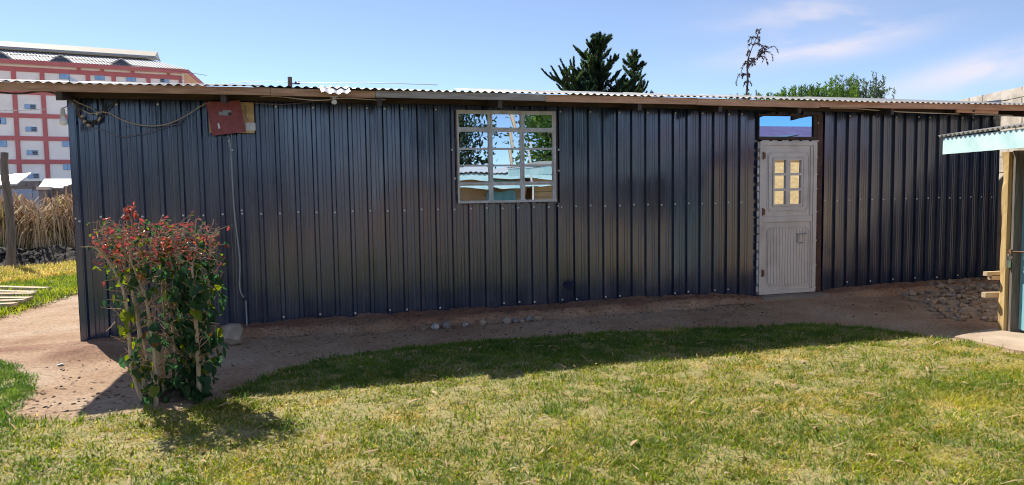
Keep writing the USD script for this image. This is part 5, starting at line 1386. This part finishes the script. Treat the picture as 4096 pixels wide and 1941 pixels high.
def branch(p, az, up0, up1, L, n=7, r=None, sag=0.0):
    pts, q = [np.array(p, float)], np.array(p, float)
    for k in range(n - 1):
        a = up0 + (up1 - up0) * k / (n - 2) + (r.normal(0, 0.10) if r is not None else 0)
        az += r.normal(0, 0.10) if r is not None else 0
        q = q + L / (n - 1) * np.array([math.cos(az) * math.cos(a), math.sin(az) * math.cos(a), math.sin(a)])
        pts.append(q.copy())
    return np.array(pts)


def cypress(label, base, H, R, nb, seed, lean=0.0, left_bias=0.0, dens=1.0, top_thin=0.1):
    r = np.random.default_rng(seed)
    t = thing("cypress_tree", label, "tree", base)
    base = np.array(base, float)
    trunk = spline([base, base + [lean * 0.4, 0, H * 0.5], base + [lean, 0, H]], 14)
    obj("trunk", tube(trunk, np.linspace(0.03 * H * 0.5, 0.008, 14), 7), M["tree_bark"], t)
    br, lv = [], []
    for k in range(nb):
        h = 0.10 + 0.88 * (k + r.random()) / nb
        p = trunk[min(13, int(h * 13))] * (1 - (h * 13 % 1)) + trunk[min(13, int(h * 13) + 1)] * (h * 13 % 1)
        az = r.uniform(0, 6.28)
        if r.random() < left_bias:
            az = math.pi + r.normal(0, 0.7)
        L = R * (1 - h) ** 0.9 * r.uniform(0.32, 1.25) * (0.55 + 0.45 * min(1, (h - 0.05) / 0.45)) + top_thin
        P = branch(p, az, r.uniform(0.1, 0.4), r.uniform(0.5, 1.1), L, 7, r)
        br.append(tube(P, np.linspace(0.02 + 0.008 * L, 0.005, 7), 5))
        lv.append(spray(P, r, int(170 * dens * (0.35 + L)), 0.075 + 0.05 * L, 0.15, 0.026, 1.0, 0.45))
        for _ in range(int(4 * L + 2)):
            j = r.integers(1, 6)
            P2 = branch(P[j], az + r.normal(0, 0.9), r.uniform(0.3, 0.8), r.uniform(0.7, 1.3), L * r.uniform(0.25, 0.5), 5, r)
            lv.append(spray(P2, r, int(80 * dens * (0.3 + L)), 0.04, 0.14, 0.022, 1.0, 0.35))
    lv.append(spray(trunk[9:], r, int(260 * dens), 0.10, 0.14, 0.035))
    obj("branches", join(*br), M["tree_bark"], t, kind="stuff")
    obj("crown", join(*lv), M["cypress"], t, kind="stuff")


b0 = on_plane(1514, 240, 21.0)
tp = on_plane(1512, 80, 21.0)
cypress("taller dark cypress with a ragged upswept crown behind the shed", (b0[0], 21.0, GZ), tp[2] - GZ, 3.3, 118, 401, -0.05, 0.42, 1.6)
b1, t1 = on_plane(1598, 240, 22.0), on_plane(1588, 125, 22.0)
cypress("shorter thinner cypress right of the taller one", (b1[0], 22.0, GZ), t1[2] - GZ, 2.15, 92, 402, -0.10, 0.1, 1.25)
# dead sapling
r = np.random.default_rng(404)
t = thing("dead_sapling", "thin dead sapling with drooping withered twigs behind the roof", "tree", tuple([*on_plane(1878, 245, 15.0)[:2], GZ]))
tr = np.array([on_plane(1878, 420, 15.0), on_plane(1877, 300, 15.0), on_plane(1877, 245, 15.0), on_plane(1881, 200, 15.0), on_plane(1880, 160, 15.0), on_plane(1888, 130, 15.0), on_plane(1901, 100, 15.0), on_plane(1910, 78, 15.0)])
tr[0, 2] = GZ
P = spline(tr, 30)
obj("trunk", tube(P, np.linspace(0.055, 0.012, 30), 6), M["dead"], t)
br, lv = [], []
sec = spline([P[13], P[14] + [-0.12, 0, 0.15], P[18] + [-0.14, 0, 0], P[20] + [-0.02, 0, 0]], 10)
br.append(tube(sec, 0.014, 5))
side = spline([P[24], P[25] + [0.22, 0, 0.02], P[26] + [0.50, 0, 0.12]], 9)
br.append(tube(side, np.linspace(0.018, 0.006, 9), 5))
for src, n in ((P[9:], 46), (side, 22), (sec, 12)):
    for _ in range(n):
        o = src[r.integers(len(src))]
        L = r.uniform(0.10, 0.30)
        az = r.uniform(0, 6.28)
        Q_ = spline([o, o + [math.cos(az) * L * 0.6, math.sin(az) * L * 0.3, 0.02], o + [math.cos(az) * L, math.sin(az) * L * 0.5, -L * r.uniform(0.4, 0.9)]], 6)
        br.append(tube(Q_, np.linspace(0.008, 0.003, 6), 4))
        if o[2] > P[17][2] or r.random() < 0.5:
            lv.append(spray(Q_, r, r.integers(8, 22), 0.035, 0.10, 0.024, 0.6, 0.4))
stub = on_plane(1902, 226, 15.0)
br.append(tube([P[8], (P[8] + stub) / 2 + [0.02, 0, -0.02], stub], [0.03, 0.022, 0.012], 5))
obj("twigs", join(*br), M["dead"], t, kind="stuff")
obj("withered_leaves", join(*lv), M["dead"], t, kind="stuff")


def spiky(label, name, xr, Yd, prof, seed, n, matn, rad=0.07, depth=0.9, lo=0.3):
    """a hedge-like plant of upright feathery shoots; prof: (photo x, photo y of the top)"""
    r = np.random.default_rng(seed)
    xs = np.array([on_plane(x, 200, Yd)[0] for x, _ in prof])
    zs = np.array([on_plane(x, y, Yd)[2] for x, y in prof])
    xm = (xs[0] + xs[-1]) / 2
    t = thing(name, label, "tree" if name.endswith("tree") else "hedge", (xm, Yd, GZ))
    st, lv = [], []
    for k in range(n):
        x = r.uniform(xs[0], xs[-1])
        zt = np.interp(x, xs, zs)
        h = (zt - GZ) * (1 - 0.24 * r.random() ** 1.2) if k % 3 else (zt - GZ) * r.uniform(0.6, 1.0)
        y = Yd + r.uniform(-depth, depth) / 2
        zb = GZ + (h * lo if k % 4 else 0)
        top = np.array([x + r.normal(0, 0.05), y, GZ + h])
        bot = np.array([xm * 0.15 + x * 0.85 + r.normal(0, 0.06), y * 0.7 + Yd * 0.3, zb])
        P = spline([bot, (bot + top) / 2 + r.normal(0, 0.05, 3), top], 7)
        if k % 4 == 0:
            st.append(tube(P, np.linspace(0.025, 0.006, 7), 5))
        lv.append(spray(P[2:], r, 110, rad * 1.3, 0.10, 0.026, 0.7, 0.7))
        for _ in range(3):
            j = r.integers(3, 6)
            P2 = branch(P[j], r.uniform(0, 6.28), r.uniform(0.3, 0.8), r.uniform(0.8, 1.3), r.uniform(0.12, 0.30), 5, r)
            lv.append(spray(P2, r, 36, rad, 0.09, 0.024, 0.8, 0.6))
    obj("stems", join(*st), M["tree_bark"], t, kind="stuff")
    obj("crown", join(*lv), M[matn], t, kind="stuff")


spiky("pale thin shrub tips left of the dead sapling above the roof", "hedge_tree", None, 15.5, [(1795, 240), (1812, 228), (1822, 236), (1838, 226), (1850, 238)], 411, 16, "feathery")
spiky("low sparse green shoots around the foot of the dead sapling", "hedge_tree", None, 15.5, [(1830, 243), (1860, 236), (1885, 231), (1915, 236), (1950, 226), (1990, 232)], 412, 190, "conifer")
spiky("dense bright green hedge top above the roof", "hedge", None, 15.5, [(1955, 228), (1985, 210), (2005, 216), (2025, 206), (2050, 216), (2070, 210), (2090, 222)], 413, 420, "conifer")
spiky("taller dark green shoots at the right end of the hedge", "hedge_tree", None, 15.8, [(2060, 215), (2078, 196), (2095, 210), (2112, 184), (2125, 196), (2140, 215)], 414, 130, "conifer")
spiky("grey green feathery shrub rising highest right of the hedge", "feathery_tree", None, 16.2, [(2112, 205), (2128, 184), (2150, 180), (2166, 172), (2180, 188), (2200, 182), (2215, 205)], 415, 120, "feathery", 0.09, 1.0, 0.35)
# electricity pole far behind the roof and its wires
ep = thing("utility_pole", "dark electricity pole top showing above the roof at left", "utility pole", tuple([*on_plane(729, 225, 32)[:2], GZ]))
pt = on_plane(729, 194, 32)
obj("pole", tube([[pt[0], 32, GZ], [pt[0], 32, pt[2] * 0.5], pt], [0.11, 0.10, 0.085], 8), M["dead"], ep)
obj("insulator", join(*[lathe([(0, 0), (0.04, 0), (0.05, 0.06), (0.02, 0.10), (0, 0.10)], pt + [d, -0.1, -0.28]) for d in (0.22, 0.34)], beam(pt + [0.05, -0.1, -0.28], pt + [0.38, -0.1, -0.28], 0.04, 0.04)), M["black"], ep)
for l, pts_ in (("thin overhead wire from the pole towards the right", [pt + [0.2, -0.1, -0.25], on_plane(860, 208, 30), on_plane(1100, 214, 27)]), ("thin overhead wire from the left to the pole", [on_plane(560, 212, 34), on_plane(650, 205, 33), pt + [-0.1, 0, -0.2]]), ("thin overhead wire crossing in front of the apartment building", [on_plane(-40, 133, 45), on_plane(120, 143, 45), on_plane(300, 160, 45), on_plane(520, 190, 45)])):
    obj("overhead_wire", tube(spline(pts_, 24), 0.012, 4), M["cable_dark"], label=l, cat="wire")


# ------------------------------------------------------------------ the yard behind the camera (seen in the window and the glossy wall)
def corr_roof(x0, x1, ya, za, yb, zb, pitch=0.15, amp=0.018):
    xs = np.arange(x0, x1, pitch / 4)
    Xr, Tr = np.meshgrid(xs, np.array([0, 1.0]), indexing="ij")
    Zr = za + (zb - za) * Tr + amp * np.cos(2 * np.pi * Xr / pitch)
    return np.stack([Xr, ya + (yb - ya) * Tr, Zr], -1).reshape(-1, 3), grid_faces(len(xs), 2)


def yard_house(label, x0, x1, yf, eave_z, ridge_z, depth, wallm, roofm, fasciam, doorx, boards):
    t = thing("timber_house", label, "building", ((x0 + x1) / 2, yf - depth / 2, GZ))
    obj("wall", box(x0, x1, yf - depth, yf - 0.03, GZ, eave_z - 0.02), M[wallm], t)
    if boards:
        n = int((eave_z - 0.05) / 0.17)
        for k in range(n):
            v = np.asarray(box(x0, x1, yf - 0.029, yf + rm.uniform(-0.005, 0.02), GZ + k * 0.17, GZ + k * 0.17 + 0.158, 0.004).vertices)
            obj("slab_board", trimesh.convex.convex_hull(v), M["slab"], t)
    rf = obj("roof", join(corr_roof(x0 - 0.4, x1 + 0.4, yf + 0.55, eave_z + 0.02, yf - depth / 2, ridge_z), corr_roof(x0 - 0.4, x1 + 0.4, yf - depth - 0.3, eave_z + 0.02, yf - depth / 2, ridge_z)), M[roofm], t, smooth=30)
    obj("fascia_board", box(x0 - 0.35, x1 + 0.35, yf + 0.46, yf + 0.485, eave_z - 0.20, eave_z - 0.015), M[fasciam], t)
    for d in doorx:
        obj("door", box(d, d + 0.85, yf + 0.022, yf + 0.05, GZ, min(1.75, eave_z - 0.25)), M["turq_door"], t)


yard_house("brown walled low house with turquoise fascia opposite the shed", 2.6, 7.2, -4.6, 1.98, 2.25, 4.4, "mudwall", "white_roof", "turq", (6.0,), False)
yard_house("boarded low house with turquoise fascia opposite the window", 7.6, 12.4, -5.2, 1.96, 2.22, 4.6, "mudwall", "white_roof", "turq", (11.2,), True)
yard_house("tall boarded house with pink roof opposite the door", 13.2, 24.0, -5.0, 2.45, 3.55, 6.4, "mudwall", "pink_roof", "fascia_brown", (), True)


def broadleaf(label, base, H, R, seed, matn="broadleaf", nclump=60, leaf=0.22):
    r = np.random.default_rng(seed)
    t = thing("shade_tree", label, "tree", base)
    base = np.array(base, float)
    obj("trunk", tube(spline([base, base + [0.1, 0, H * 0.3], base + [0.25, 0.1, H * 0.6]], 8), np.linspace(0.22, 0.10, 8), 8), M["tree_bark"], t)
    br, lv = [], []
    for k in range(nclump):
        d = r.normal(size=3)
        d /= np.linalg.norm(d)
        c = base + [0, 0, H * 0.62] + d * np.array([R, R, H * 0.40]) * r.random() ** 0.45
        s = base + [0.2, 0.1, H * r.uniform(0.3, 0.6)]
        br.append(tube(spline([s, (s + c) / 2 + r.normal(0, 0.2, 3), c], 5), np.linspace(0.05, 0.012, 5), 4))
        n = 60
        q = c + r.normal(0, 1, (n, 3)) * R * 0.17
        lv.append(quads(q, r.normal(size=(n, 3)) + [0, 0, -0.6], leaf, leaf * 0.4, r))
    obj("limbs", join(*br), M["tree_bark"], t, kind="stuff")
    obj("crown", join(*lv), M[matn], t, kind="stuff")


broadleaf("spreading dark leaved tree behind the brown walled house", (6.3, -12.5, GZ), 6.2, 2.0, 601, nclump=130)
broadleaf("large tree with open crown far left behind the camera", (-3.5, -16.0, GZ), 9.0, 3.4, 602, nclump=80)
broadleaf("bright green bushy tree behind the boarded low house", (11.4, -12.0, GZ), 6.6, 1.9, 603, "conifer", 150, 0.22)
broadleaf("dark round shrub left of the brown walled house", (-0.6, -7.5, GZ), 2.7, 1.9, 604, nclump=70, leaf=0.16)
broadleaf("dark dense tree at the left edge of the yard", (-10.5, 1.0, GZ), 4.6, 2.3, 606, nclump=110, leaf=0.2)
broadleaf("dark dense tree at the left edge of the yard beside the open lawn", (-10.0, -4.0, GZ), 4.8, 2.5, 607, nclump=110, leaf=0.2)
broadleaf("dark dense tree at the left edge of the yard beside the far lawn", (-11.0, 5.5, GZ), 4.2, 2.1, 608, nclump=100, leaf=0.2)
broadleaf("dark wide shrub farther left behind the lawn", (-5.0, -7.0, GZ), 2.9, 2.2, 605, nclump=70, leaf=0.16)
for l, x0, y0, lean, h, cross in (("tall leaning electricity pole with crossarm behind the low houses", 9.2, -11.0, -0.8, 5.6, True), ("slim pale leaning pole between the low houses", 7.4, -4.0, -0.30, 2.9, False)):
    t = thing("leaning_pole", l, "pole", (x0, y0, GZ))
    obj("pole", tube([[x0, y0, GZ], [x0 + lean, y0, h]], [0.07, 0.05] if cross else [0.04, 0.03], 7), M["cable_white" if not cross else "plank"], t)
    if cross:
        obj("crossarm", beam([x0 + lean - 0.6, y0, h - 0.25], [x0 + lean + 0.6, y0, h - 0.2], 0.08, 0.08), M["white_litter"], t)
